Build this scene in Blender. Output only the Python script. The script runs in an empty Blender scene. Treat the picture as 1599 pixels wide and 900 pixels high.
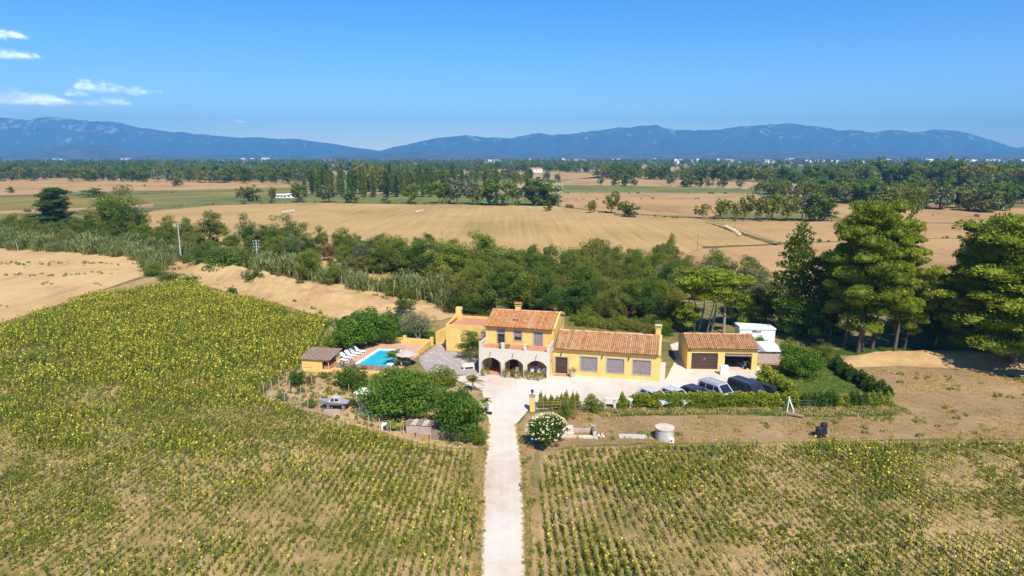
import bpy, math, random
import numpy as np
from mathutils import Vector, noise as mnoise
R = math.radians
SC = bpy.context.scene
COL = SC.collection
rng = np.random.default_rng(7)
random.seed(7)

# ------------------------------------------------------------------ camera
FPX, CXP, CYP, CAMH = 1066.0, 799.5, 450.0, 28.0
PITCH = math.atan(205 / FPX)
cam_d = bpy.data.cameras.new('camera'); cam = bpy.data.objects.new('camera', cam_d); COL.objects.link(cam)
cam.location = (0, 0, CAMH); cam.rotation_euler = (R(90) - PITCH, 0, 0)
cam_d.sensor_width = 36; cam_d.lens = 36 * FPX / 1599; cam_d.clip_start = 0.5; cam_d.clip_end = 80000
SC.camera = cam
# ------------------------------------------------------------------ sky, sun, exposure
HAZE_D = 1.2e-4
SUN_EL, SUN_DIR = 50.0, (0.32, -0.95)          # direction towards the sun, in plan
w = bpy.data.worlds.new('World'); SC.world = w; w.use_nodes = True
wn = w.node_tree; bg = wn.nodes['Background']
sky = wn.nodes.new('ShaderNodeTexSky'); sky.sky_type = 'NISHITA'; sky.sun_disc = False
sky.sun_elevation = R(SUN_EL); sky.sun_rotation = math.atan2(SUN_DIR[0], SUN_DIR[1])
sky.altitude = 600; sky.air_density = 1.0; sky.dust_density = 0.0; sky.ozone_density = 4.0
hs = wn.nodes.new('ShaderNodeHueSaturation'); hs.inputs['Saturation'].default_value = 1.3; hs.inputs['Hue'].default_value = 0.503; hs.inputs['Value'].default_value = 1.0
wn.links.new(sky.outputs[0], hs.inputs['Color']); gm = wn.nodes.new('ShaderNodeGamma'); gm.inputs['Gamma'].default_value = 1.25; wn.links.new(hs.outputs[0], gm.inputs[0]); wn.links.new(gm.outputs[0], bg.inputs[0]); bg.inputs[1].default_value = 0.080
sd = bpy.data.lights.new('sun', 'SUN'); sd.energy = 5.0; sd.angle = R(0.53); sd.color = (1.0, 0.955, 0.88)
so = bpy.data.objects.new('sun', sd); COL.objects.link(so)
so.rotation_euler = (R(90 - SUN_EL), 0, math.atan2(SUN_DIR[0], -SUN_DIR[1])); so.location = (60, -60, 120)
SC.view_settings.view_transform = 'Standard'; SC.view_settings.look = 'None'
SC.view_settings.exposure = 0.45; SC.view_settings.gamma = 1
SC.render.engine = 'CYCLES'
cy = SC.cycles
cy.max_bounces = 6; cy.diffuse_bounces = 3; cy.glossy_bounces = 2; cy.transmission_bounces = 4; cy.volume_bounces = 0
cy.transparent_max_bounces = 128; cy.use_denoising = True

# ------------------------------------------------------------------ helpers
CP, SP = math.cos(PITCH), math.sin(PITCH)
def G(px, py, z=0.0):
    """ground position under a bearing of the photograph (survey of the place)"""
    u = (px - CXP) / FPX; v = -(py - CYP) / FPX
    dz = -SP + v * CP; t = (z - CAMH) / dz
    return (u * t, (CP + v * SP) * t)
def pxm(y): return FPX / (y * CP + CAMH * SP)     # pixels per metre on the ground at distance y
HA = R(-13.5); HO = (-4.33, 85.92)
def HW(lx, ly): return (HO[0] + lx * math.cos(HA) - ly * math.sin(HA), HO[1] + lx * math.sin(HA) + ly * math.cos(HA))

def props(o, label=None, cat=None, group=None, kind=None):
    if label: o['label'] = label
    if cat: o['category'] = cat
    if group: o['group'] = group
    if kind: o['kind'] = kind
    return o
def thing(name, label, cat, loc=(0, 0, 0), rz=0.0, group=None, s=1.0):
    o = bpy.data.objects.new(name, None); COL.objects.link(o)
    o.location = (loc[0], loc[1], loc[2] if len(loc) > 2 else 0); o.rotation_euler = (0, 0, rz)
    o.scale = (s, s, s) if not isinstance(s, tuple) else s
    o.empty_display_size = 0.3
    return props(o, label, cat, group)
def link(name, me, parent=None, loc=(0, 0, 0), rz=0.0, s=None):
    o = bpy.data.objects.new(name, me); COL.objects.link(o)
    o.location = (loc[0], loc[1], loc[2] if len(loc) > 2 else 0); o.rotation_euler = (0, 0, rz)
    if s is not None: o.scale = s if isinstance(s, tuple) else (s, s, s)
    if parent: o.parent = parent
    return o

class MB:
    """collects faces of one mesh"""
    def __init__(s): s.v = []; s.f = []; s.m = []; s.sm = []
    def add(s, vs, fs, mat=0, smooth=False):
        b = len(s.v); s.v += [tuple(map(float, p)) for p in vs]
        for f in fs: s.f.append([b + i for i in f]); s.m.append(mat); s.sm.append(smooth)
        return s
    def box(s, x0, y0, z0, x1, y1, z1, mat=0):
        return s.add([(x0,y0,z0),(x1,y0,z0),(x1,y1,z0),(x0,y1,z0),(x0,y0,z1),(x1,y0,z1),(x1,y1,z1),(x0,y1,z1)],
              [(3,2,1,0),(4,5,6,7),(0,1,5,4),(1,2,6,5),(2,3,7,6),(3,0,4,7)], mat)
    def bbox(s, x0, y0, z0, x1, y1, z1, b=0.03, mat=0):
        """box with chamfered vertical and top edges"""
        p = [(x0+b,y0),(x1-b,y0),(x1,y0+b),(x1,y1-b),(x1-b,y1),(x0+b,y1),(x0,y1-b),(x0,y0+b)]
        cx, cy_ = (x0+x1)/2, (y0+y1)/2
        kx, ky = max(0.0, 1 - 2*b/max(x1-x0, 1e-6)), max(0.0, 1 - 2*b/max(y1-y0, 1e-6))
        q = [(cx+(x-cx)*kx, cy_+(y-cy_)*ky) for x, y in p]
        vs = [(x,y,z0) for x,y in p] + [(x,y,z1-b) for x,y in p] + [(x,y,z1) for x,y in q]
        fs = [tuple(range(7,-1,-1)), tuple(range(16,24))]
        for r in (0, 8):
            for i in range(8): j = (i+1) % 8; fs.append((r+i, r+j, r+8+j, r+8+i))
        return s.add(vs, fs, mat)
    def prism(s, pts, z0, z1, mat=0):
        n = len(pts); vs = [(x,y,z0) for x,y in pts] + [(x,y,z1) for x,y in pts]
        return s.add(vs, [tuple(range(n-1,-1,-1)), tuple(range(n,2*n))] + [(i,(i+1)%n,n+(i+1)%n,n+i) for i in range(n)], mat)
    def xprism(s, pts, x0, x1, mat=0):
        """polygon in (y,z) pushed along x"""
        n = len(pts); vs = [(x0,y,z) for y,z in pts] + [(x1,y,z) for y,z in pts]
        return s.add(vs, [tuple(range(n-1,-1,-1)), tuple(range(n,2*n))] + [(i,(i+1)%n,n+(i+1)%n,n+i) for i in range(n)], mat)
    def cyl(s, x, y, z0, z1, r0, r1=None, n=12, mat=0, smooth=True):
        r1 = r0 if r1 is None else r1
        a = [2*math.pi*i/n for i in range(n)]
        vs = [(x+r0*math.cos(t), y+r0*math.sin(t), z0) for t in a] + [(x+r1*math.cos(t), y+r1*math.sin(t), z1) for t in a]
        s.add(vs, [(i,(i+1)%n,n+(i+1)%n,n+i) for i in range(n)], mat, smooth)
        return s.add(vs, [tuple(range(n-1,-1,-1)), tuple(range(n,2*n))], mat)
    def tube(s, pts, rad, n=6, mat=0, smooth=True, cap=True):
        pts = [Vector(p) for p in pts]; k = len(pts); vs = []
        rad = rad if hasattr(rad, '__len__') else [rad]*k
        for i, p in enumerate(pts):
            d = (pts[min(i+1,k-1)] - pts[max(i-1,0)]).normalized()
            a = d.cross(Vector((0,0,1)))
            if a.length < 0.05: a = d.cross(Vector((1,0,0)))
            a.normalize(); b = d.cross(a)
            for j in range(n):
                t = 2*math.pi*j/n; vs.append(p + a*(rad[i]*math.cos(t)) + b*(rad[i]*math.sin(t)))
        fs = [(r*n+j, r*n+(j+1)%n, (r+1)*n+(j+1)%n, (r+1)*n+j) for r in range(k-1) for j in range(n)]
        s.add(vs, fs, mat, smooth)
        if cap: s.add([vs[i] for i in range(n)], [tuple(range(n-1,-1,-1))], mat); s.add([vs[(k-1)*n+i] for i in range(n)], [tuple(range(n))], mat)
        return s
    def quad(s, a, b, c, d, mat=0): return s.add([a,b,c,d], [(0,1,2,3)], mat)
    def poly(s, pts, mat=0): return s.add(pts, [tuple(range(len(pts)))], mat)
    def mesh(s, name, mats):
        me = bpy.data.meshes.new(name); me.from_pydata(s.v, [], s.f)
        for m in (mats if isinstance(mats, (list, tuple)) else [mats]): me.materials.append(m)
        me.polygons.foreach_set('material_index', s.m); me.polygons.foreach_set('use_smooth', s.sm)
        me.update(); return me
    def obj(s, name, mats, parent=None, loc=(0,0,0), rz=0.0): return link(name, s.mesh(name, mats), parent, loc, rz)

def np_mesh(name, V, Q, mats, tint=None, mi=None, smooth=False):
    """mesh from arrays: V (n,3), Q (m,k) faces of k corners"""
    me = bpy.data.meshes.new(name); k = Q.shape[1]
    me.vertices.add(len(V)); me.vertices.foreach_set('co', np.ascontiguousarray(V, np.float32).ravel())
    me.loops.add(Q.size); me.loops.foreach_set('vertex_index', np.ascontiguousarray(Q, np.int32).ravel())
    me.polygons.add(len(Q)); me.polygons.foreach_set('loop_start', np.arange(0, Q.size, k, dtype=np.int32))
    if mi is not None: me.polygons.foreach_set('material_index', np.asarray(mi, np.int32))
    if smooth: me.polygons.foreach_set('use_smooth', np.ones(len(Q), bool))
    for m in (mats if isinstance(mats, (list, tuple)) else [mats]): me.materials.append(m)
    if tint is not None:
        a = me.attributes.new('tint', 'FLOAT', 'FACE'); a.data.foreach_set('value', np.asarray(tint, np.float32))
    me.update(calc_edges=True); me.validate(); return me

# ------------------------------------------------------------------ materials
def nodes(name):
    m = bpy.data.materials.new(name); m.use_nodes = True; nt = m.node_tree
    b = nt.nodes['Principled BSDF']; return m, nt, b
def N(nt, t, **kw):
    n = nt.nodes.new(t)
    for k, v in kw.items():
        if k in n.inputs: n.inputs[k].default_value = v
        else: setattr(n, k, v)
    return n
def ramp(nt, fac, stops):
    r = nt.nodes.new('ShaderNodeValToRGB'); e = r.color_ramp.elements
    while len(e) < len(stops): e.new(0.5)
    for i, (p, c) in enumerate(stops): e[i].position = p; e[i].color = (*c, 1)
    nt.links.new(fac, r.inputs[0]); return r.outputs[0]
def mixc(nt, fac, a, b, mode='MIX'):
    m = nt.nodes.new('ShaderNodeMix'); m.data_type = 'RGBA'; m.blend_type = mode
    for sock, val in ((m.inputs['Factor'], fac), (m.inputs[6], a), (m.inputs[7], b)):
        if hasattr(val, 'is_linked') or hasattr(val, 'links'): nt.links.new(val, sock)
        else: sock.default_value = val if not isinstance(val, tuple) else (*val, 1)
    return m.outputs[2]
def math_(nt, op, a, b=None):
    m = nt.nodes.new('ShaderNodeMath'); m.operation = op
    for i, v in enumerate((a, b)):
        if v is None: continue
        if hasattr(v, 'links'): nt.links.new(v, m.inputs[i])
        else: m.inputs[i].default_value = v
    return m.outputs[0]
def coords(nt, world):
    if world: return nt.nodes.new('ShaderNodeNewGeometry').outputs['Position']
    return nt.nodes.new('ShaderNodeTexCoord').outputs['Object']
def noise_(nt, vec, scale, detail=4, rough=0.55, dist=0.0):
    n = nt.nodes.new('ShaderNodeTexNoise'); nt.links.new(vec, n.inputs['Vector'])
    n.inputs['Scale'].default_value = scale; n.inputs['Detail'].default_value = detail
    n.inputs['Roughness'].default_value = rough; n.inputs['Distortion'].default_value = dist
    return n.outputs['Fac']
def stretch(nt, vec, sc, rot=0.0):
    m = nt.nodes.new('ShaderNodeMapping'); nt.links.new(vec, m.inputs['Vector'])
    m.inputs['Scale'].default_value = sc; m.inputs['Rotation'].default_value = (0, 0, rot); return m.outputs[0]
def bump(nt, b, h, strength=0.3, dist=0.05):
    n = nt.nodes.new('ShaderNodeBump'); n.inputs['Strength'].default_value = strength; n.inputs['Distance'].default_value = dist
    nt.links.new(h, n.inputs['Height']); nt.links.new(n.outputs[0], b.inputs['Normal'])
def plain(name, c, rough=0.8, var=0.18, scale=3.0, c2=None, bmp=0.2, bd=0.02, metal=0.0, spec=0.3, world=False, detail=5):
    """one colour with blotches of a second, fine relief"""
    m, nt, b = nodes(name); co = coords(nt, world)
    f = noise_(nt, co, scale, detail, 0.65)
    c2 = c2 or tuple(max(0, x * (1 - 2.2 * var)) for x in c)
    hi = tuple(min(1, x * (1 + var)) for x in c)
    nt.links.new(ramp(nt, f, [(0.28, c2), (0.5, c), (0.75, hi)]), b.inputs['Base Color'])
    b.inputs['Roughness'].default_value = rough; b.inputs['Metallic'].default_value = metal; b.inputs['Specular IOR Level'].default_value = spec
    if bmp: bump(nt, b, noise_(nt, co, scale * 9, 4), bmp, bd)
    return m
EARTH_K = (1.04, 0.94, 0.68)
def ground_mat(name, stops, s1=0.05, s2=0.8, s3=6.0, rows=None, bmp=0.6, rough=0.95, w2=0.5, w3=0.35, k=None):
    """earth: broad patches, clods and, if asked, tillage lines (spacing, angle, strength)"""
    k_ = k or EARTH_K; stops = [(p_, tuple(x*y for x, y in zip(c_, k_))) for p_, c_ in stops]
    m, nt, b = nodes(name); co = coords(nt, True)
    a = noise_(nt, co, s1, 5, 0.6, 0.4); c = noise_(nt, co, s2, 5, 0.65); d = noise_(nt, co, s3, 3, 0.7)
    f = math_(nt, 'ADD', a, math_(nt, 'MULTIPLY', math_(nt, 'SUBTRACT', c, 0.5), w2))
    f = math_(nt, 'ADD', f, math_(nt, 'MULTIPLY', math_(nt, 'SUBTRACT', d, 0.5), w3))
    if rows:
        sp, ang, k = rows
        r1 = noise_(nt, stretch(nt, co, (1 / sp, 0.02 / sp, 1), ang), 1.0, 3, 0.6)
        f = math_(nt, 'ADD', f, math_(nt, 'MULTIPLY', math_(nt, 'SUBTRACT', r1, 0.5), k))
    nt.links.new(ramp(nt, f, stops), b.inputs['Base Color'])
    b.inputs['Roughness'].default_value = rough; b.inputs['Specular IOR Level'].default_value = 0.1
    if bmp: bump(nt, b, math_(nt, 'ADD', c, math_(nt, 'MULTIPLY', d, 0.4)), bmp, 0.12)
    return m
LEAF_K = (1.5, 1.35, 0.95)
def leaf_mat(name, stops, trans=0.42, rough=0.55, rnd=0.25, spec=0.25):
    """leaf: colour from the leaf's own tint, shifted a little from plant to plant"""
    stops = [(p_, (c_[0]*LEAF_K[0], c_[1]*LEAF_K[1], c_[2]*LEAF_K[2])) for p_, c_ in stops]
    m, nt, b = nodes(name); out = nt.nodes['Material Output']
    at = nt.nodes.new('ShaderNodeAttribute'); at.attribute_name = 'tint'
    oi = nt.nodes.new('ShaderNodeObjectInfo')
    f = math_(nt, 'ADD', at.outputs['Fac'], math_(nt, 'MULTIPLY', math_(nt, 'SUBTRACT', oi.outputs['Random'], 0.5), rnd))
    col = ramp(nt, f, stops)
    nt.links.new(col, b.inputs['Base Color']); b.inputs['Roughness'].default_value = rough; b.inputs['Specular IOR Level'].default_value = spec
    tr = nt.nodes.new('ShaderNodeBsdfTranslucent')
    nt.links.new(mixc(nt, 1.0, col, (1.0, 1.1, 0.55), 'MULTIPLY'), tr.inputs[0])
    mx = nt.nodes.new('ShaderNodeMixShader'); mx.inputs[0].default_value = trans
    nt.links.new(b.outputs[0], mx.inputs[1]); nt.links.new(tr.outputs[0], mx.inputs[2]); nt.links.new(mx.outputs[0], out.inputs[0])
    return m
M = {}
def plaster_mat():
    """ochre render: broad fading, rain streaks and patched areas"""
    m, nt, b = nodes('yellow_plaster'); co = coords(nt, False)
    f = noise_(nt, co, 0.5, 5, 0.65); c = ramp(nt, f, [(0.3, (0.66, 0.42, 0.115)), (0.5, (0.76, 0.51, 0.155)), (0.72, (0.80, 0.57, 0.21))])
    s = noise_(nt, stretch(nt, co, (2.2, 2.2, 0.16)), 1.6, 5, 0.7)
    c = mixc(nt, ramp(nt, s, [(0.52, (0, 0, 0)), (0.78, (0.55, 0.55, 0.55))]), c, (0.46, 0.31, 0.13))
    p = noise_(nt, co, 1.7, 3, 0.5, 0.4); c = mixc(nt, ramp(nt, p, [(0.60, (0, 0, 0)), (0.66, (0.35, 0.35, 0.35))]), c, (0.72, 0.56, 0.30))
    nt.links.new(c, b.inputs['Base Color']); b.inputs['Roughness'].default_value = 0.92; b.inputs['Specular IOR Level'].default_value = 0.15
    bump(nt, b, noise_(nt, co, 9, 4), 0.25, 0.012); return m
M['plaster'] = plaster_mat()
M['stone'] = plain('pale_stone', (0.64, 0.56, 0.46), 0.9, 0.08, 3.5, (0.54, 0.45, 0.36), 0.4, 0.02)
M['trim'] = plain('stone_trim', (0.46, 0.38, 0.28), 0.9, 0.12, 3, None, 0.4, 0.01)
M['terracotta'] = plain('terracotta_floor', (0.55, 0.25, 0.13), 0.85, 0.12, 1.6, (0.42, 0.19, 0.10))
M['deck'] = plain('pool_deck_tile', (0.58, 0.34, 0.22), 0.85, 0.1, 1.2, (0.48, 0.27, 0.17))
M['concrete'] = plain('concrete', (0.52, 0.48, 0.42), 0.9, 0.12, 1.5)
M['apron'] = plain('pale_concrete', (0.64, 0.53, 0.42), 0.9, 0.1, 1.0)
M['white'] = plain('white_paint', (0.80, 0.80, 0.80), 0.5, 0.04, 2, (0.72, 0.71, 0.69), 0.05)
M['plastic'] = plain('white_plastic', (0.82, 0.82, 0.82), 0.35, 0.02, 2, None, 0)
M['brown'] = plain('brown_door', (0.075, 0.045, 0.035), 0.5, 0.15, 2.0, None, 0.1, 0.01)
M['shutter'] = plain('grey_shutter', (0.27, 0.23, 0.22), 0.6, 0.1, 2.0, None, 0.1, 0.01)
M['frame'] = plain('dark_frame', (0.10, 0.06, 0.045), 0.6, 0.1, 2.0)
M['wood'] = plain('weathered_wood', (0.28, 0.20, 0.14), 0.85, 0.25, 4, None, 0.5, 0.02)
M['palewood'] = plain('bleached_wood', (0.55, 0.45, 0.34), 0.85, 0.2, 4, None, 0.5, 0.02)
M['bark'] = plain('bark', (0.14, 0.105, 0.08), 0.95, 0.25, 5, None, 0.9, 0.05)
M['palebark'] = plain('pale_bark', (0.36, 0.30, 0.25), 0.95, 0.25, 5, None, 0.7, 0.05)
M['black'] = plain('black_plastic', (0.025, 0.025, 0.03), 0.5, 0.1, 3, None, 0)
M['rubber'] = plain('tyre_rubber', (0.02, 0.02, 0.02), 0.9, 0.1, 3, None, 0)
M['metal'] = plain('grey_metal', (0.45, 0.46, 0.47), 0.45, 0.1, 3, None, 0.1, 0.01, 0.6)
M['tin'] = plain('dull_tin', (0.42, 0.44, 0.46), 0.55, 0.15, 1.5, (0.30, 0.26, 0.23), 0.2, 0.01, 0.3)
M['rust'] = plain('rusty_wall', (0.34, 0.24, 0.19), 0.9, 0.2, 2.0)
M['block'] = plain('pinkish_blockwork', (0.45, 0.34, 0.28), 0.9, 0.12, 2.0)
M['straw'] = plain('straw', (0.62, 0.50, 0.32), 0.95, 0.2, 6, None, 0.8, 0.05)
M['thatch'] = plain('dry_thatch', (0.55, 0.46, 0.36), 0.95, 0.2, 8, None, 0.8, 0.05)
M['bluetin'] = plain('pale_blue_sheet', (0.45, 0.60, 0.68), 0.5, 0.1, 2)
def glass_mat():
    m, nt, b = nodes('dark_glass'); b.inputs['Base Color'].default_value = (0.02, 0.025, 0.03, 1)
    b.inputs['Roughness'].default_value = 0.08; b.inputs['Specular IOR Level'].default_value = 0.7; return m
M['glass'] = glass_mat()
def paint(name, c):
    m, nt, b = nodes(name); co = coords(nt, False); f = noise_(nt, co, 2.5, 5)
    nt.links.new(ramp(nt, f, [(0.3, tuple(x * 0.82 for x in c)), (0.7, c)]), b.inputs['Base Color'])
    b.inputs['Roughness'].default_value = 0.32; b.inputs['Coat Weight'].default_value = 0.5; b.inputs['Coat Roughness'].default_value = 0.12; b.inputs['Metallic'].default_value = 0.15
    return m
def tile_mat(name, stops, lich):
    m, nt, b = nodes(name); co = coords(nt, False)
    at = nt.nodes.new('ShaderNodeAttribute'); at.attribute_name = 'tint'
    f = math_(nt, 'ADD', math_(nt, 'MULTIPLY', at.outputs['Fac'], 0.75), math_(nt, 'MULTIPLY', noise_(nt, co, 6, 3), 0.25))
    c = ramp(nt, f, stops)
    l = noise_(nt, co, 0.55, 5, 0.7)
    c = mixc(nt, ramp(nt, l, [(0.5, (0, 0, 0)), (0.72, (0.75, 0.75, 0.75))]), c, lich)
    nt.links.new(c, b.inputs['Base Color']); b.inputs['Roughness'].default_value = 0.9; b.inputs['Specular IOR Level'].default_value = 0.2
    bump(nt, b, noise_(nt, co, 20, 3), 0.3, 0.01); return m
M['tile'] = tile_mat('clay_roof_tile', [(0.1, (0.36, 0.15, 0.055)), (0.45, (0.56, 0.25, 0.085)), (0.75, (0.62, 0.33, 0.14)), (0.95, (0.62, 0.44, 0.27))], (0.56, 0.40, 0.28))
M['tile2'] = tile_mat('weathered_roof_tile', [(0.1, (0.32, 0.15, 0.065)), (0.45, (0.53, 0.27, 0.11)), (0.75, (0.61, 0.37, 0.18)), (0.95, (0.64, 0.50, 0.33))], (0.56, 0.42, 0.28))

# leaves
LF = {}
LF['dark'] = leaf_mat('dark_leaf', [(0.0, (0.026, 0.055, 0.009)), (0.5, (0.060, 0.118, 0.017)), (1.0, (0.130, 0.198, 0.026))])
LF['mul'] = leaf_mat('glossy_garden_leaf', [(0.0, (0.037, 0.092, 0.010)), (0.5, (0.071, 0.153, 0.017)), (1.0, (0.144, 0.226, 0.029))], 0.4)
LF['mid'] = leaf_mat('mid_green_leaf', [(0.0, (0.059, 0.093, 0.012)), (0.5, (0.120, 0.168, 0.021)), (1.0, (0.218, 0.247, 0.036))])
LF['olive'] = leaf_mat('olive_green_leaf', [(0.0, (0.083, 0.102, 0.022)), (0.5, (0.158, 0.172, 0.038)), (1.0, (0.255, 0.246, 0.061))])
LF['grey'] = leaf_mat('grey_olive_leaf', [(0.0, (0.055, 0.072, 0.045)), (0.5, (0.115, 0.140, 0.090)), (1.0, (0.20, 0.22, 0.15))], 0.25)
LF['lime'] = leaf_mat('yellow_green_leaf', [(0.0, (0.069, 0.121, 0.012)), (0.5, (0.144, 0.209, 0.020)), (1.0, (0.265, 0.297, 0.035))], 0.4)
LF['brown'] = leaf_mat('brown_dry_leaf', [(0.0, (0.085, 0.065, 0.030)), (0.5, (0.17, 0.125, 0.060)), (1.0, (0.27, 0.20, 0.10))])
LF['pine'] = leaf_mat('pine_needle', [(0.0, (0.072, 0.110, 0.011)), (0.5, (0.136, 0.188, 0.015)), (1.0, (0.246, 0.280, 0.022))], 0.16)
LF['darkpine'] = leaf_mat('dark_pine_needle', [(0.0, (0.022, 0.053, 0.012)), (0.5, (0.042, 0.085, 0.018)), (1.0, (0.077, 0.125, 0.026))], 0.25)
LF['thuja'] = leaf_mat('hedge_leaf', [(0.0, (0.081, 0.139, 0.013)), (0.5, (0.161, 0.223, 0.020)), (1.0, (0.340, 0.331, 0.033))], 0.3)
LF['darkthuja'] = leaf_mat('dark_hedge_leaf', [(0.0, (0.030, 0.068, 0.012)), (0.5, (0.063, 0.115, 0.018)), (1.0, (0.128, 0.182, 0.026))], 0.3)
LF['reed'] = leaf_mat('reed_leaf', [(0.0, (0.081, 0.124, 0.046)), (0.5, (0.162, 0.208, 0.091)), (1.0, (0.311, 0.325, 0.169))], 0.35)
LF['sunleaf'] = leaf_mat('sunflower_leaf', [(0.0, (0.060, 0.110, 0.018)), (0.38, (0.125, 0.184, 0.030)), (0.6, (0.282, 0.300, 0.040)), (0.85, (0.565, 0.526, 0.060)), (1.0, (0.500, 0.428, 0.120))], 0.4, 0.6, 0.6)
LF['weed'] = leaf_mat('weed_leaf', [(0.0, (0.076, 0.113, 0.022)), (0.5, (0.138, 0.173, 0.035)), (1.0, (0.245, 0.256, 0.059))], 0.35, 0.6, 0.5)
LF['dry'] = leaf_mat('dry_grass_blade', [(0.0, (0.22, 0.17, 0.08)), (0.5, (0.38, 0.29, 0.15)), (1.0, (0.52, 0.42, 0.24))], 0.3, 0.7, 0.4)
LF['lawn'] = leaf_mat('lawn_blade', [(0.0, (0.035, 0.095, 0.015)), (0.5, (0.07, 0.15, 0.025)), (1.0, (0.13, 0.20, 0.045))], 0.35, 0.6, 0.4)
# ------------------------------------------------------------------ ground and fields
def densify(pts, step, jit, seed=0):
    r = random.Random(seed); out = []
    for i, a in enumerate(pts):
        b = pts[(i + 1) % len(pts)]; d = math.hypot(b[0]-a[0], b[1]-a[1]); n = max(1, int(d / step))
        for k in range(n):
            t = k / n; j = jit if 0 < k else jit * 0.4
            out.append((a[0]+(b[0]-a[0])*t + r.uniform(-j, j), a[1]+(b[1]-a[1])*t + r.uniform(-j, j)))
    return out
def sheet(name, px, z, mat, jit=0.0, step=2.0, world=False):
    pts = px if world else [G(*p) for p in px]
    if jit: pts = densify(pts, step, jit, hash(name) % 1000 if False else len(name) * 7 + len(pts))
    m = MB(); m.poly([(x, y, z) for x, y in pts]); o = m.obj(name, mat)
    if o.data.polygons[0].normal.z < 0: o.data.flip_normals()
    return props(o, kind='structure')
TAN = [(0.15, (0.27, 0.215, 0.10)), (0.40, (0.40, 0.285, 0.145)), (0.60, (0.47, 0.335, 0.18)), (0.85, (0.53, 0.40, 0.235))]
def base_ground():
    m, nt, b = nodes('plain_patchwork'); co = coords(nt, True)
    v = N(nt, 'ShaderNodeTexVoronoi', voronoi_dimensions='2D', Scale=1.0, Randomness=0.9)
    nt.links.new(stretch(nt, co, (1 / 420, 1 / 190, 1), 0.25), v.inputs['Vector'])
    cell = nt.nodes.new('ShaderNodeSeparateColor'); nt.links.new(v.outputs['Color'], cell.inputs[0])
    far = ramp(nt, cell.outputs[0], [(0.0, (0.09, 0.11, 0.04)), (0.35, (0.16, 0.15, 0.065)), (0.55, (0.34, 0.25, 0.14)), (0.8, (0.42, 0.31, 0.18)), (0.95, (0.07, 0.12, 0.035))])
    a = noise_(nt, co, 0.06, 5, 0.6); c = noise_(nt, co, 1.2, 5, 0.7)
    f = math_(nt, 'ADD', a, math_(nt, 'MULTIPLY', math_(nt, 'SUBTRACT', c, 0.5), 0.6))
    near = ramp(nt, f, [(0.3, (0.09, 0.11, 0.03)), (0.5, (0.18, 0.16, 0.055)), (0.7, (0.36, 0.25, 0.11))])
    sep = nt.nodes.new('ShaderNodeSeparateXYZ'); nt.links.new(co, sep.inputs[0])
    k = math_(nt, 'MULTIPLY', math_(nt, 'SUBTRACT', sep.outputs[1], 420), 1 / 150); k.node.use_clamp = True
    nt.links.new(mixc(nt, k, near, far), b.inputs['Base Color']); b.inputs['Roughness'].default_value = 1; b.inputs['Specular IOR Level'].default_value = 0.05
    bump(nt, b, c, 0.5, 0.1)
    g = MB(); xs = [-30000, -3000, -300, 0, 300, 3000, 30000]; ys = [-600, 0, 100, 300, 1000, 3000, 9000, 16000]
    for i in range(6):
        for j in range(7): g.quad((xs[i],ys[j],-.03),(xs[i+1],ys[j],-.03),(xs[i+1],ys[j+1],-.03),(xs[i],ys[j+1],-.03))
    props(g.obj('ground', m), kind='structure')
base_ground()
MS = ground_mat('stubble', TAN, 0.02, 0.5, 5, (1.7, R(4.3), 0.8))
MS2 = ground_mat('harvested_field', [(0.25, (0.28, 0.19, 0.105)), (0.5, (0.43, 0.285, 0.165)), (0.8, (0.50, 0.35, 0.21))], 0.02, 0.3, 4, (3.0, R(80), 0.4), 0.3)
MT = ground_mat('tilled_field', [(0.2, (0.36, 0.25, 0.15)), (0.45, (0.52, 0.37, 0.23)), (0.8, (0.62, 0.47, 0.30))], 0.06, 0.9, 6, (3.0, R(62), 0.5))
MG = ground_mat('green_crop', [(0.3, (0.11, 0.145, 0.05)), (0.6, (0.18, 0.20, 0.075)), (0.8, (0.28, 0.25, 0.11))], 0.02, 0.5, 3, (4, R(85), 0.4), 0.4)
MO = ground_mat('olive_meadow', [(0.3, (0.16, 0.15, 0.045)), (0.55, (0.24, 0.21, 0.07)), (0.8, (0.34, 0.27, 0.11))], 0.015, 0.3, 3, (6, R(80), 0.5), 0.4)
sheet('stubble_field', [(150,352),(240,330),(330,321),(480,317),(640,319.5),(870,322.5),(960,334),(1090,342),(1150,357),(1215,380),(1100,387),(1060,400),(1000,470),(500,440),(330,380)], -.012, MS, 0.5, 12)
sheet('harvested_field', [(1060,401),(1100,388),(1215,381.5),(1460,373),(1800,373),(1900,470),(1400,470),(1150,470)], -.012, MS2, 0.4, 12)
sheet('harvested_field', [(1104,345),(1160,346),(1320,346),(1420,349),(1800,353),(1800,372),(1460,372),(1217,379),(1154,357)], -.012, MS2, 0.5, 15)
sheet('harvested_field', [(875,302),(1180,303),(1200,318),(1100,340),(960,332.5),(872,321)], -.012, MS2, 0.8, 20)
sheet('harvested_field', [(1300,316),(1800,332),(1800,351),(1420,347),(1320,343.5),(1290,330)], -.012, MS2, 0.6, 20)
sheet('crop_field', [(300,314),(400,309),(870,305),(872,320),(640,318),(480,315.5),(330,319.5)], -.01, MG, 0.8, 20)
sheet('meadow', [(-300,310),(160,306),(300,300.5),(480,297),(480,303),(240,314),(160,328),(-300,336)], -.01, MO, 0.8, 20)
sheet('crop_field', [(230,313),(330,307),(450,304),(480,308),(330,318),(240,324)], -.006, MG, 0.8, 20)
sheet('crop_field', [(100,300),(300,297),(470,293),(470,296.5),(300,300),(110,304)], -.006, MG, 1.0, 20)
sheet('field_track', [(-200,337),(160,323.5),(240,319),(240,321),(160,327),(-200,344)], -.004, MS2, 0.4, 10)
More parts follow.
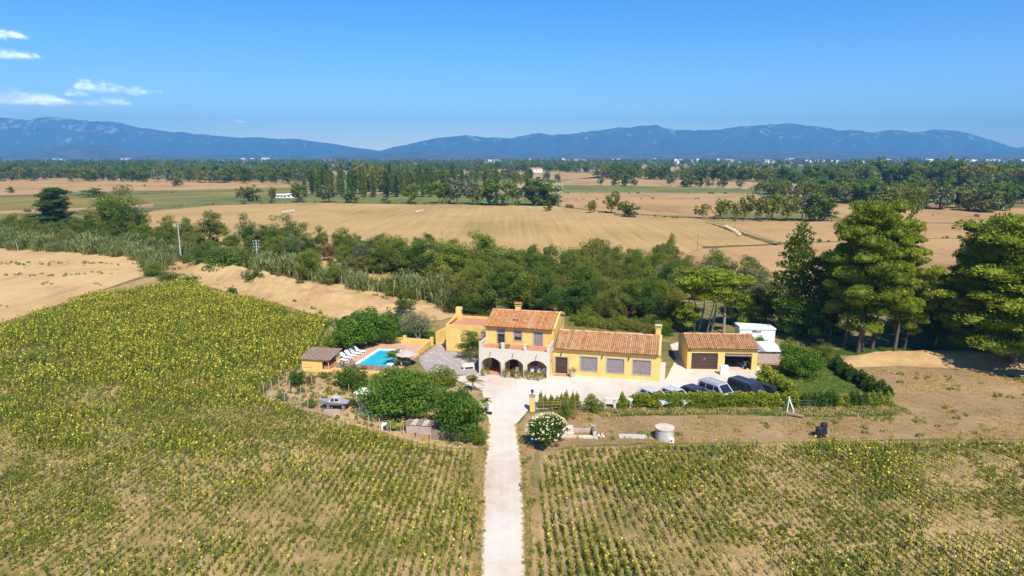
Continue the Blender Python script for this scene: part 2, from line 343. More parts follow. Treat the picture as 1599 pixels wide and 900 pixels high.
sheet('harvested_field', [(-400,276),(150,279),(480,284),(480,293),(300,299),(0,305),(-400,308)], -.012, MS2, 1.5, 30)
sheet('harvested_field', [(875,283),(940,275),(1200,278),(1215,288),(1050,291),(880,288)], -.012, MS2, 1.5, 40)
sheet('harvested_field', [(690,270),(860,268.5),(1000,274),(870,282),(800,276)], -.012, MS2, 2, 50)
sheet('crop_field', [(880,289),(1050,292),(1215,297),(1215,302),(875,300.5)], -.012, MG, 1.5, 30)
sheet('harvested_field', [(480,281),(700,283),(700,298),(480,296)], -.012, MO, 1.5, 30)
sheet('harvested_field', [(320,262.5),(480,264),(470,266.5),(320,266)], -.012, MO, 4, 90)
sheet('tilled_field', [(-500,372),(0,388),(120,394),(215,402),(224,431),(0,505),(-600,700),(-1500,640)], -.014, MT, 0.3, 3)
# sunflower soil, drive, yards
SOIL = ground_mat('field_soil', [(0.20, (0.14, 0.14, 0.05)), (0.40, (0.22, 0.185, 0.09)), (0.56, (0.37, 0.27, 0.165)), (0.8, (0.52, 0.395, 0.26))], 0.10, 0.7, 5, (0.33, 0.0, 0.45), 0.8)
LEFT = [(-700,790),(0,506),(226,434),(262,430),(330,452),(430,476),(520,503),(500,545),(468,583),(408,620),(560,668),(672,697),(742,702),(747,800),(751,1250),(-1800,1250)]
RIGHT = [(838,706),(900,698),(1060,694),(1240,692),(1800,684),(2400,684),(3600,1250),(836,1250),(829,820)]
sheet('field_soil', LEFT, -.010, SOIL, 0.25, 1.2)
sheet('field_soil', RIGHT, -.010, SOIL, 0.25, 1.2)
DRY = ground_mat('dry_grass_yard', [(0.2, (0.15, 0.135, 0.065)), (0.42, (0.25, 0.19, 0.12)), (0.6, (0.33, 0.24, 0.16)), (0.8, (0.43, 0.325, 0.22))], 0.12, 0.9, 7, None, 0.7)
sheet('dry_yard', [(806,742),(812,690),(806,668),(822,645),(880,640),(990,640),(1240,640),(1240,560),(1320,556),(1599,545),(1900,600),(1900,681),(1240,689),(900,695),(836,706),(824,760)], -.013, DRY, 0.3, 1.5)
sheet('kitchen_garden_soil', [(405,619),(474,582),(560,576),(690,588),(758,612),(764,660),(758,694),(744,701),(672,695),(560,666)], -.013, ground_mat('garden_soil', [(0.2, (0.18, 0.15, 0.08)), (0.42, (0.34, 0.25, 0.16)), (0.65, (0.50, 0.38, 0.26))], 0.25, 1.0, 7), 0.3, 1.5)
GRAVEL = ground_mat('pale_gravel', [(0.15, (0.44, 0.33, 0.24)), (0.35, (0.58, 0.48, 0.39)), (0.55, (0.65, 0.57, 0.49)), (0.85, (0.69, 0.62, 0.55))], 0.10, 0.7, 9, (0.55, R(1), 0.28), 0.25, k=(1, 1, .95))
DRIVE = [(749,1250),(752,1010),(752,900),(753,830),(756,740),(761,690),(764,660),(760,632),(752,610),(720,596),(690,590),(744,584),(760,575),(890,580),(1040,592),(1056,560),(1046,538),(1058,534),(1075,545),(1075,570),(1188,572),(1192,598),(1240,631),(985,631),(826,640),(806,662),(810,690),(816,740),(818,800),(820,900),(823,1010),(830,1250)]
sheet('gravel_drive', DRIVE, -.006, GRAVEL, 0.07, 0.35)
LAWN = ground_mat('lawn_turf', [(0.25, (0.07, 0.12, 0.025)), (0.5, (0.12, 0.17, 0.04)), (0.75, (0.19, 0.21, 0.07))], 0.25, 1.5, 14, None, 0.6)
sheet('lawn', [(1212,590),(1228,570),(1262,556),(1300,560),(1322,588),(1360,612),(1290,618),(1240,622)], -.007, LAWN, 0.3, 1.2)
sheet('lawn', [HW(-19.4, 12.1), HW(-11.0, 11.4), HW(-9.9, 15), HW(-12, 19.5), HW(-19.6, 20)], -.007, LAWN, 0.2, 1.2, True)
sheet('grass_verge', [(930,641),(1000,638.5),(1240,639),(1395,632),(1420,640),(1392,650),(1300,651),(1120,647),(1000,649),(940,651)], -.009, ground_mat('verge_turf', [(0.3, (0.08, 0.14, 0.035)), (0.52, (0.13, 0.18, 0.06)), (0.75, (0.28, 0.25, 0.12))], 0.3, 1.2, 9), 0.35, 0.8)
sheet('grass_clearing', [(1290,553),(1330,540),(1420,540),(1500,545),(1470,552),(1330,556)], -.008, LAWN, 0.3, 1.2)
sheet('grass_clearing', [(880,500),(1050,506),(1060,530),(1046,536),(890,514)], -.009, ground_mat('rough_grass', [(0.3, (0.09, 0.11, 0.03)), (0.5, (0.19, 0.17, 0.07)), (0.75, (0.38, 0.28, 0.16))], 0.2, 1, 8), 0.3, 1.2)
SAND = ground_mat('sandy_ground', [(0.2, (0.26, 0.19, 0.11)), (0.42, (0.42, 0.29, 0.17)), (0.6, (0.53, 0.385, 0.24)), (0.85, (0.60, 0.47, 0.32))], 0.08, 0.6, 5, None, 0.8)
sheet('dry_river_bed', [(262,413),(300,402),(420,424),(480,436),(560,450),(690,474),(720,492),(690,500),(640,503),(520,500),(430,470),(330,447),(268,428)], -.004, SAND, 0.6, 4)

def bank(name, foot, crest, back, hz, mat, seed, nu=160, nv=14, rough=0.45):
    """earth bank between three lines: foot (z 0), crest (z hz), back (z 0)"""
    def along(l, t):
        L = [0]; 
        for a, b in zip(l, l[1:]): L.append(L[-1] + math.hypot(b[0]-a[0], b[1]-a[1]))
        d = t * L[-1]
        for i in range(len(l)-1):
            if d <= L[i+1] + 1e-9:
                k = (d - L[i]) / (L[i+1]-L[i]); return (l[i][0]+(l[i+1][0]-l[i][0])*k, l[i][1]+(l[i+1][1]-l[i][1])*k)
    f, c, b = [[G(*p) for p in l] for l in (foot, crest, back)]
    V = []
    for i in range(nu + 1):
        t = i / nu; pf, pc, pb = along(f, t), along(c, t), along(b, t); e = min(1, 8*t, 8*(1-t))
        for j in range(nv + 1):
            s = j / nv
            if s < 0.5: k = s*2; x = pf[0]+(pc[0]-pf[0])*k; y = pf[1]+(pc[1]-pf[1])*k; z = hz * (3*k*k-2*k**3)
            else: k = s*2-1; x = pc[0]+(pb[0]-pc[0])*k; y = pc[1]+(pb[1]-pc[1])*k; z = hz * (1-(3*k*k-2*k**3))
            n = mnoise.fractal(Vector((x*0.35, y*0.35, seed)), 1.0, 2.0, 5); n2 = mnoise.noise(Vector((x*0.12, y*0.12, seed+5)))
            z = z*e*(1 + 0.35*n2) + rough*n*e*math.sin(math.pi*s)
            V.append((x + 0.4*n, y, max(z, -0.02) if 0 < j < nv else -0.03))
    Q = [(i*(nv+1)+j, (i+1)*(nv+1)+j, (i+1)*(nv+1)+j+1, i*(nv+1)+j+1) for i in range(nu) for j in range(nv)]
    me = np_mesh(name, np.array(V), np.array(Q), mat, smooth=True)
    return props(link(name, me), kind='structure')
bank('earth_bank', [(268,428),(320,446),(430,474),(520,499),(640,497)], [(290,411),(345,422),(430,446),(520,470),(650,484)], [(310,408),(380,424),(450,442),(540,464),(670,480)], 2.2, SAND, 3.0, rough=.8)
bank('earth_bank', [(1305,575),(1400,572),(1500,577),(1600,590),(1720,610)], [(1318,560),(1400,557),(1480,556),(1560,562),(1720,580)], [(1330,555),(1400,552),(1480,551),(1600,552),(1740,560)], 0.8, SAND, 9.0, 120, 12, 0.3)

# ------------------------------------------------------------------ mountains
def elev(py): return math.atan((450 - py) / FPX) - PITCH
def interp(pts, x):
    for a, b in zip(pts, pts[1:]):
        if x <= b[0]: t = max(0, (x-a[0])/(b[0]-a[0])); return a[1]+(b[1]-a[1])*t
    return pts[-1][1]
ROCK = None
def mountain_mat(name, forest, dry, rock, sc, thr):
    m, nt, b = nodes(name); co = coords(nt, True)
    a = noise_(nt, co, sc, 6, 0.65); c = noise_(nt, co, sc * 3.1, 5, 0.7, 0.5)
    col = mixc(nt, ramp(nt, a, [(0.42, (0, 0, 0)), (0.62, (1, 1, 1))]), forest, dry)
    sep = nt.nodes.new('ShaderNodeSeparateXYZ'); nt.links.new(co, sep.inputs[0])
    hgt = math_(nt, 'MULTIPLY', sep.outputs[2], 1 / 700)
    k = ramp(nt, math_(nt, 'ADD', c, math_(nt, 'MULTIPLY', hgt, 0.16)), [(thr, (0, 0, 0)), (thr + 0.06, (1, 1, 1))])
    nt.links.new(mixc(nt, k, col, rock), b.inputs['Base Color']); b.inputs['Roughness'].default_value = 1; b.inputs['Specular IOR Level'].default_value = 0
    return m
def mountain(name, sky_line, d0, d1, d2, seed, mat, spur=0.85, step=5, nv=40):
    x0, x1 = sky_line[0][0], sky_line[-1][0]; us = np.arange(x0, x1 + 1, step); V = []
    vs = [i / nv for i in range(nv + 1)]
    for u in us:
        tx = (u - CXP) / FPX; e = math.tan(elev(interp(sky_line, u)) ); cr = d1 * e * (1/CP) * 0 + d1 * e
        hill = max(0.0, cr + CAMH)
        hill *= 1 + 0.06 * mnoise.fractal(Vector((u * 0.03, seed, 0)), 0.8, 2, 6)
        for v in vs:
            if v < 0.8: k = v / 0.8; d = d0 + (d1 - d0) * k; h = hill * k ** 1.25
            else: k = (v - 0.8) / 0.2; d = d1 + (d2 - d1) * k; h = hill * (1 - 0.75 * k)
            x, y = tx * d / CP * 1.0, d
            r = mnoise.ridged_multi_fractal(Vector((u * 0.016, v * 2.2 + seed, seed)), 0.9, 2.1, 6, 1.0, 2.0)
            w_ = math.sin(math.pi * min(1, v / 0.8)) if v < 0.8 else 0
            V.append((x, y, max(-3, h + hill * spur * w_ * (r - 1.35) * 0.55)))
    n = nv + 1
    Q = [(i*n+j, (i+1)*n+j, (i+1)*n+j+1, i*n+j+1) for i in range(len(us)-1) for j in range(nv)]
    return props(link(name, np_mesh(name, np.array(V), np.array(Q), mat, smooth=True)), kind='structure')
MM = mountain_mat('mountain_cover', (0.022, 0.045, 0.028), (0.050, 0.075, 0.045), (0.36, 0.32, 0.29), 0.0016, 0.665)
MH = mountain_mat('foothill_cover', (0.035, 0.055, 0.030), (0.13, 0.115, 0.070), (0.34, 0.28, 0.22), 0.0035, 0.74)
mountain('mountain_range', [(-1300,236),(-900,205),(-500,190),(-200,196),(0,187),(30,184),(60,187),(100,184),(118,182),(150,189),(180,188),(215,192),(245,201),(300,206),(350,212),(400,215),(470,217),(520,223),(560,230),(600,236),(680,246)], 11200, 13200, 14200, 2.0, MM)
mountain('mountain_range', [(540,246),(600,236),(640,226),(680,217),(730,211),(760,215),(800,216),(840,207),(860,211),(900,208),(950,201),(1015,195),(1040,203),(1090,204),(1130,199),(1190,194),(1230,195),(1290,202),(1330,207),(1370,203),(1400,207),(1440,202),(1480,207),(1520,220),(1555,231),(1600,228),(1750,222),(2000,205),(2400,215),(2800,236)], 10600, 12800, 13900, 5.0, MM)
mountain('foothills', [(-900,240),(-300,234),(0,231),(60,235),(110,228),(150,224),(190,226),(230,237),(300,240),(380,241),(480,242),(560,240),(640,238),(670,236),(720,240),(800,241),(1000,240),(1100,238),(1250,236),(1400,238),(1520,236),(1600,239),(1900,235),(2400,240)], 6800, 8200, 8900, 8.0, MH, 0.3, 5, 16)

# ------------------------------------------------------------------ clouds, beyond the mountains
def cloud_mat():
    m, nt, b = nodes('cloud_vapour'); out = nt.nodes['Material Output']
    at = nt.nodes.new('ShaderNodeAttribute'); at.attribute_name = 'rad'
    d = nt.nodes.new('ShaderNodeBsdfDiffuse'); d.inputs[0].default_value = (0.95, 0.95, 0.96, 1)
    t = nt.nodes.new('ShaderNodeBsdfTranslucent'); t.inputs[0].default_value = (0.95, 0.95, 0.97, 1)
    s = nt.nodes.new('ShaderNodeAddShader'); nt.links.new(d.outputs[0], s.inputs[0]); nt.links.new(t.outputs[0], s.inputs[1])
    tr = nt.nodes.new('ShaderNodeBsdfTransparent'); mx = nt.nodes.new('ShaderNodeMixShader')
    a = math_(nt, 'MULTIPLY', math_(nt, 'POWER', at.outputs['Fac'], 1.4), 0.11)
    nt.links.new(a, mx.inputs[0]); nt.links.new(tr.outputs[0], mx.inputs[1]); nt.links.new(s.outputs[0], mx.inputs[2]); nt.links.new(mx.outputs[0], out.inputs[0])
    return m
CM = cloud_mat()
def cloud(label, lobes, D=19000.0, seed=1):
    """lobes: (px, py, half width, half height in px, puffs); flat base, heaped top"""
    r = np.random.default_rng(seed); k = 1.0; V = []; Fc = []; rad = []
    for (px, py, hw, hh, n) in lobes:
        k = (D*CP - D*math.tan(elev(py))*SP) / FPX
        for _ in range(n):
            a = r.uniform(-1, 1); top = (1 - a*a) * (0.55 + 0.45 * math.sin(a*5 + px) ** 2)
            x = (px + hw*a - CXP) * k; z = CAMH + D * math.tan(elev(py)) + (r.uniform(-0.35, 1)*top) * hh * k
            y = D + r.normal() * hw * k * 0.35; s = (0.35 + 0.65*r.random()) * min(hh, 9) * k * 0.75
            nrm = Vector((r.normal()*.6 + .3, r.normal()*.6 - 1.3, r.normal()*.6 + 1.0)).normalized()
            t1 = nrm.cross(Vector((0.1, 0.2, 1))).normalized(); t2 = nrm.cross(t1); c = Vector((x, y, z)); b = len(V)
            V.append(c); rad.append(1.0)
            for q in range(8):
                V.append(c + t1*(s*1.5*math.cos(q*math.pi/4)) + t2*(s*math.sin(q*math.pi/4))); rad.append(0.0)
            for q in range(8): Fc.append((b, b+1+q, b+1+(q+1) % 8))
    me = np_mesh('cloud', np.array([tuple(v) for v in V]), np.array(Fc), CM)
    at = me.attributes.new('rad', 'FLOAT', 'POINT'); at.data.foreach_set('value', np.array(rad, np.float32))
    return props(link('cloud', me), label, 'cloud', 'fair weather clouds over the left mountains')
cloud('small cloud cut by the left picture edge, highest in the sky', [(6,57,28,12,190)], seed=1)
cloud('flat streak of white cloud below the highest one, at left edge', [(6,88,34,12,190),(45,89,20,7,70)], seed=2)
cloud('long low bank of white cloud above the left mountain ridge', [(20,158,60,22,420),(50,159,50,16,260),(70,160,40,14,260),(92,162,24,10,120)], seed=3)
cloud('flat white cloud at right end of the long low bank', [(165,162,32,10,150),(188,161,14,8,50)], seed=13)
cloud('heaped white cloud with a bright left end above the long bank', [(132,136,12,16,90),(165,140,32,14,170),(120,148,14,10,60)], seed=4)
cloud('small detached cloud trailing right of the heaped cloud', [(213,145,14,11,80),(238,144,16,5,50)], seed=5)
cloud('thin low cloud touching the left ridge at picture edge', [(8,186,14,6,50)], seed=6)
cloud('tiny lone puff of cloud just above ridge', [(313,181,6,4,26)], seed=7)
cloud('tiny faint rightmost puff of cloud, lowest of all', [(374,190,9,4,110)], seed=8)

# ------------------------------------------------------------------ the air
hz = MB(); hz.box(-17000, -400, -4, 17000, 14300, 800)
mh = bpy.data.materials.new('haze_air'); mh.use_nodes = True; nt = mh.node_tree; nt.nodes.clear()
ov = nt.nodes.new('ShaderNodeOutputMaterial'); pv = nt.nodes.new('ShaderNodeVolumePrincipled')
pv.inputs['Color'].default_value = (0.20, 0.55, 1.0, 1); pv.inputs['Density'].default_value = HAZE_D; pv.inputs['Anisotropy'].default_value = 0.0
nt.links.new(pv.outputs[0], ov.inputs['Volume'])
props(hz.obj('haze', mh), kind='stuff')
# ------------------------------------------------------------------ building helpers
def wall_open(m, x0, x1, y, z0, z1, ops, depth=0.22, mat=0):
    """wall face looking to -y in the plane y with openings (x0,x1,z0,z1) and their reveals"""
    xs = sorted({x0, x1, *[o[0] for o in ops], *[o[1] for o in ops]}); zs = sorted({z0, z1, *[o[2] for o in ops], *[o[3] for o in ops]})
    for i in range(len(xs)-1):
        for j in range(len(zs)-1):
            cx, cz = (xs[i]+xs[i+1])/2, (zs[j]+zs[j+1])/2
            if any(o[0] < cx < o[1] and o[2] < cz < o[3] for o in ops): continue
            m.quad((xs[i],y,zs[j]),(xs[i+1],y,zs[j]),(xs[i+1],y,zs[j+1]),(xs[i],y,zs[j+1]), mat)
    for a, b, c, d in ops:
        e = y + depth
        m.quad((a,y,c),(a,y,d),(a,e,d),(a,e,c), mat); m.quad((b,e,c),(b,e,d),(b,y,d),(b,y,c), mat)
        m.quad((a,y,d),(b,y,d),(b,e,d),(a,e,d), mat); m.quad((a,e,c),(b,e,c),(b,y,c),(a,y,c), mat)
def tiles(parent, x0, x1, ye, ze, yr, zr, mat, seed, wcol=0.25, lrow=0.40, name='roof_tile'):
    """barrel tiles from eave (ye,ze) up to ridge (yr,zr); columns run up the slope"""
    r = np.random.default_rng(seed); L = math.hypot(yr-ye, zr-ze); nc = max(1, round((x1-x0)/wcol)); nr = max(1, round(L/lrow))
    wc, lr = (x1-x0)/nc, L/nr; dy, dz = (yr-ye)/L, (zr-ze)/L; ny, nz = -dz*np.sign(dy), abs(dy)
    seg = [(-0.5,-0.03),(-0.36,0.06),(-0.18,0.115),(0,0.135),(0.18,0.115),(0.36,0.06),(0.5,-0.03)]
    V, Q, T = [], [], []
    colt = r.random(nc)
    for c in range(nc):
        for k in range(nr):
            t = 0.45*colt[c] + 0.55*r.random(); j = r.normal()*0.008; xc = x0+(c+0.5)*wc + r.normal()*0.006
            b = len(V); sg = 1 if dy > 0 else -1
            for (s, lift) in ((k*lr-0.04, 0.030), ((k+1)*lr+0.02, 0.004)):
                for (u, h) in seg: V.append((xc+u*wc*0.98, ye+dy*s+ny*(h+lift+j), ze+dz*s+nz*(h+lift+j)))
            n = len(seg)
            for i in range(n-1): Q.append((b+i, b+i+1, b+n+i+1, b+n+i)); T.append(t)
            Q.append((b, b+2, b+4, b+6)); T.append(t*0.5)
    me = np_mesh(name, np.array(V), np.array(Q), mat, T); o = link(name, me, parent); props(o, kind='stuff'); return o
def ridge(parent, x0, x1, y, z, mat, seed):
    r = np.random.default_rng(seed); n = int((x1-x0)/0.42); V, Q, T = [], [], []
    for k in range(n):
        xa, xb = x0+(x1-x0)*k/n, x0+(x1-x0)*(k+1)/n+0.03; b = len(V); t = r.random()
        for x, s in ((xa, 1.08), (xb, 0.95)):
            for i in range(7): a = math.pi*i/6; V.append((x, y+0.17*s*math.cos(a), z+0.13*s*math.sin(a)))
        for i in range(6): Q.append((b+i, b+i+1, b+8+i, b+7+i)); T.append(t)
    o = link('ridge_tile', np_mesh('ridge_tile', np.array(V), np.array(Q), mat, T), parent); props(o, kind='stuff')
def window(parent, x0, x1, z0, z1, y, leaves=2, mat='shutter', trim=True, name='window', glass_below=0.0):
    w = MB(); t = 0.07
    w.box(x0,y+.08,z0,x0+t,y+.16,z1); w.box(x1-t,y+.08,z0,x1,y+.16,z1); w.box(x0+t,y+.08,z1-t,x1-t,y+.16,z1); w.box(x0+t,y+.08,z0,x1-t,y+.16,z0+t)
    f = w.obj(name, M['frame'] if mat != 'shutter' else M['shutter'], parent)
    if trim:
        s = MB(); b = 0.14
        s.box(x0-b,y-.035,z0-b,x0,y+.06,z1+b); s.box(x1,y-.035,z0-b,x1+b,y+.06,z1+b); s.box(x0,y-.035,z1,x1,y+.06,z1+b); s.box(x0,y-.05,z0-b,x1,y+.06,z0)
        s.obj('stone_surround', M['trim'], f)
    n = leaves; wd = (x1-x0-2*t)/n; zb = z0+t
    if glass_below > 0:
        g = MB(); g.box(x0+t,y+.15,zb,x1-t,y+.17,zb+glass_below); g.obj('pane', M['glass'], f)
        mu = MB(); mu.box((x0+x1)/2-.03,y+.11,zb,(x0+x1)/2+.03,y+.149,zb+glass_below); mu.obj('mullion', M['frame'], f); zb += glass_below
    for i in range(n):
        a = x0+t+i*wd; l = MB(); l.box(a+.006,y+.10,zb,a+wd-.006,y+.14,z1-t)
        for k in range(int((z1-t-zb)/0.11)): l.box(a+.05,y+.088,zb+.03+k*.11,a+wd-.05,y+.0995,zb+.03+k*.11+.07)
        l.obj('shutter_leaf', M[mat], f)
    return f
# ------------------------------------------------------------------ farmhouse
house = thing('farmhouse', 'yellow farmhouse with clay tile roofs and stone arcaded terrace behind the gravel yard', 'house', HO, HA)
def gable(m, x, y0, ye, yr, yb, ze, zr, zb, flip=False):
    p = [(x,y0,0),(x,yb,0),(x,yb,zb),(x,yr,zr),(x,y0,ze)]
    m.poly(p if not flip else p[::-1])
# main two storey block: x 0.1..9.35, y 3..11.4
mw = MB()
ops = [(1.7,2.75,3.42,5.38),(4.0,5.05,3.98,5.35),(6.72,7.85,3.42,5.25),(0.9,1.9,0.0,2.2),(3.4,4.6,0.0,2.2),(6.2,7.2,0.7,2.1)]
wall_open(mw, 0.1, 9.35, 3.0, 0, 5.82, ops, 0.25)
gable(mw, 9.35, 3.0, 0, 7.2, 11.4, 5.82, 7.0, 5.82); gable(mw, 0.1, 3.0, 0, 7.2, 11.4, 5.82, 7.0, 5.82, True)
mw.quad((9.35,11.4,0),(0.1,11.4,0),(0.1,11.4,5.82),(9.35,11.4,5.82))
mw.obj('main_wall', M['plaster'], house)
rp = MB()
rp.xprism([(2.62,5.72),(7.2,7.02),(11.75,5.72),(11.75,5.80),(7.2,7.10),(2.62,5.80)], -0.05, 9.30, 0)
roof = rp.obj('main_roof', M['tile'], house)
tiles(roof, -0.05, 9.30, 2.55, 5.80, 7.2, 7.10, M['tile'], 1); tiles(roof, -0.05, 9.30, 11.8, 5.80, 7.2, 7.10, M['tile'], 2); ridge(roof, -0.05, 9.3, 7.2, 7.14, M['tile'], 3)
# gable parapet at the right end, rear upper wall with a slit window
gp = MB(); gp.xprism([(2.95,5.85),(7.2,7.06),(11.4,5.9),(11.4,6.05),(10.6,6.35),(8.4,7.05),(7.2,7.22),(2.95,5.98)], 9.31, 9.56)
gp.obj('gable_parapet', M['plaster'], house)
sw = MB(); sw.box(9.351,9.2,4.9,9.372,9.5,5.9); sw.obj('slit_window', M['glass'], house)
c = MB(); c.bbox(2.95,8.15,6.3,3.7,8.85,7.55,.02); c.box(2.85,8.05,7.551,3.8,8.95,7.63); ch = c.obj('chimney', M['plaster'], house)
for (a, b) in ((2.95,8.15),(3.55,8.15),(2.95,8.7),(3.55,8.7)):
    q = MB(); q.box(a,b,7.632,a+.15,b+.15,7.84); q.obj('cap_post', M['terracotta'], ch)
q = MB(); q.xprism([(8.0,7.841),(8.5,8.06),(9.0,7.841)], 2.8, 3.85); q.obj('cap_tile', M['tile'], ch)
# small dormer vent in the roof
q = MB(); q.xprism([(4.3,6.27),(4.75,6.48),(4.75,6.62),(4.3,6.62)], 3.45, 4.35); v = q.obj('roof_vent', M['tile'], house)
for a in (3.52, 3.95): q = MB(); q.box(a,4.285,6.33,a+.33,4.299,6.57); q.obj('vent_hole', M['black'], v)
window(house, 1.7, 2.75, 3.42, 5.38, 3.0, 1, 'shutter', True, 'balcony_door', 1.25)
window(house, 4.0, 5.05, 3.98, 5.35, 3.0, 1, 'shutter', True, 'window', 0.45)
window(house, 6.72, 7.85, 3.42, 5.25, 3.0, 1, 'shutter', True, 'balcony_door')
for a, b in ((0.9,1.9),(3.4,4.6)): q = MB(); q.box(a,3.12,0,b,3.18,2.2); q.obj('door', M['brown'], house)
window(house, 6.2, 7.2, 0.7, 2.1, 3.0, 2, 'shutter', False)
# terrace on arches
def arch_wall(m, L, ops, z1, y0, y1, spring, rise, swap=False):
    """wall along x with segmental arch openings, thickness y0..y1"""
    P = lambda x, y, z: (y, x, z) if swap else (x, y, z)
    xs = [0.0]
    for a, b in ops: xs += [a, b]
    xs.append(L)
    for i in range(0, len(xs), 2):
        a, b = xs[i], xs[i+1]
        for y in (y0, y1): m.quad(P(a,y,0),P(b,y,0),P(b,y,z1),P(a,y,z1))
    for a, b in ops:
        n = 14; pts = [(a+(b-a)*k/n, spring + rise*math.sin(math.pi*k/n)**0.75) for k in range(n+1)]
        for k in range(n):
            (xa, za), (xb, zb) = pts[k], pts[k+1]
            for y in (y0, y1): m.quad(P(xa,y,za),P(xb,y,zb),P(xb,y,z1),P(xa,y,z1))
            m.quad(P(xa,y0,za),P(xa,y1,za),P(xb,y1,zb),P(xb,y0,zb))
        for x in (a, b): m.quad(P(x,y0,0),P(x,y1,0),P(x,y1,spring),P(x,y0,spring))
    m.quad(P(0,y0,0),P(0,y1,0),P(0,y1,z1),P(0,y0,z1)); m.quad(P(L,y0,0),P(L,y1,0),P(L,y1,z1),P(L,y0,z1))
    m.quad(P(0,y0,z1),P(L,y0,z1),P(L,y1,z1),P(0,y1,z1))
a = MB(); arch_wall(a, 9.4, [(0.35,2.95),(3.45,5.92),(6.42,9.0)], 3.5, 0.0, 0.42, 1.62, 0.72)
arc = a.obj('arcade', M['stone'], house)
for x in (0.02, 3.0, 5.97, 9.0):
    q = MB(); q.bbox(x,-0.02,3.501,x+.4,.4,4.3,.02); q.box(x-.04,-.06,4.301,x+.44,.44,4.36); q.obj('parapet_pier', M['stone'], arc)
for x in (1.62, 4.65, 7.7): q = MB(); q.tube([(x,-.02,3.1),(x-.03,-.22,2.95),(x-.06,-.3,2.62)], .035, 5); q.obj('water_spout', M['black'], arc)
a = MB(); arch_wall(a, 1.75, [(0.3,1.45)], 3.5, 9.05, 9.39, 1.62, 0.6, True); sa = a.obj('side_arch', M['plaster'], house); sa.location = (0, 0.43, 0)
a = MB(); a.box(0.0,0.43,0,0.3,2.99,3.5); a.obj('side_wall', M['stone'], house)
a = MB(); a.box(0.02,.42,3.501,.22,2.99,4.22); a.obj('side_parapet', M['stone'], house)
a = MB(); a.box(9.15,.42,3.501,9.38,2.99,4.22); a.obj('side_parapet', M['stone'], house)
a = MB(); a.box(0.31,.43,3.2,9.04,2.99,3.44); a.obj('terrace_floor', M['terracotta'], house)
a = MB(); a.box(0.3,.05,0,9.04,2.99,.06); a.obj('porch_floor', M['terracotta'], house)
for x0, x1 in ((.46,2.96),(3.46,5.94),(6.42,8.96)):
    q = MB(); q.tube([(x0,.2,3.95),(x1,.2,3.95)], .022, 5)
    for k in range(9): q.tube([(x0+(x1-x0)*k/8,.2,3.51),(x0+(x1-x0)*k/8,.2,3.95)], .010, 4)
    q.obj('railing', M['rust'], arc)
# single storey wing: x 9.4..23.1, y 2.25..10.6
ww = MB(); wops = [(9.75,11.35,0.12,2.36),(13.05,15.2,0.76,2.62),(16.45,18.6,0.76,2.62),(19.75,21.95,0.78,2.64)]
wall_open(ww, 9.40, 23.1, 2.25, 0, 3.56, wops, 0.22)
gable(ww, 23.1, 2.25, 0, 6.5, 10.7, 3.56, 4.78, 3.56); ww.quad((23.1,10.7,0),(9.4,10.7,0),(9.4,10.7,3.56),(23.1,10.7,3.56))
ww.obj('wing_wall', M['plaster'], house)
wr = MB(); wr.xprism([(1.88,3.46),(6.5,4.80),(11.05,3.46),(11.05,3.54),(6.5,4.88),(1.88,3.54)], 9.62, 22.85)
wroof = wr.obj('wing_roof', M['tile'], house)
tiles(wroof, 9.60, 22.85, 1.82, 3.54, 6.5, 4.88, M['tile2'], 11); tiles(wroof, 9.60, 22.85, 11.1, 3.54, 6.5, 4.88, M['tile2'], 12); ridge(wroof, 9.6, 22.85, 6.5, 4.92, M['tile2'], 13)
q = MB(); q.xprism([(2.05,3.4),(6.5,4.7),(10.9,3.4),(10.9,3.72),(6.5,5.06),(2.05,3.72)], 22.86, 23.16); q.obj('gable_parapet', M['plaster'], house)
q = MB(); q.bbox(22.3,7.0,4.2,23.0,7.7,5.75,.02); q.box(22.22,6.92,5.751,23.08,7.78,5.85); wc = q.obj('chimney', M['plaster'], house)
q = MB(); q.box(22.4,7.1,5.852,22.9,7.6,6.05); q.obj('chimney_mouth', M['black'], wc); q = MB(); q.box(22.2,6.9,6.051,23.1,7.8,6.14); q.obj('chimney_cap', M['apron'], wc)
d = MB(); d.box(9.75,2.40,.12,11.35,2.46,2.36); dr = d.obj('front_door', M['brown'], house)
for k in range(2):
    for j in range(3): q = MB(); q.box(9.86+k*.76,2.375,.28+j*.68,10.48+k*.76,2.399,.82+j*.68); q.obj('door_panel', M['brown'], dr)
s = MB(); s.box(9.55,2.2,0.12,9.75,2.3,2.56); s.box(11.35,2.2,.12,11.55,2.3,2.56); s.box(9.75,2.2,2.36,11.35,2.3,2.56); s.obj('stone_surround', M['trim'], dr)
s = MB(); s.box(9.6,1.5,0.0,11.5,2.24,.12); s.obj('door_step', M['terracotta'], house)
for o in wops[1:]: window(house, *o, 2.25, 2)
for x in (10.5, 15.8, 19.2): q = MB(); q.bbox(x-.07,2.05,2.62,x+.07,2.24,2.9,.02); q.obj('wall_lamp', M['black'], house)
s = MB(); s.box(11.6,1.75,0,23.75,2.245,.06); s.box(23.105,2.245,0,23.75,10.7,.06); s.obj('apron', M['apron'], house)
s = MB(); s.box(23.102,2.3,.061,23.16,10.6,.45); s.obj('plinth', M['apron'], house)
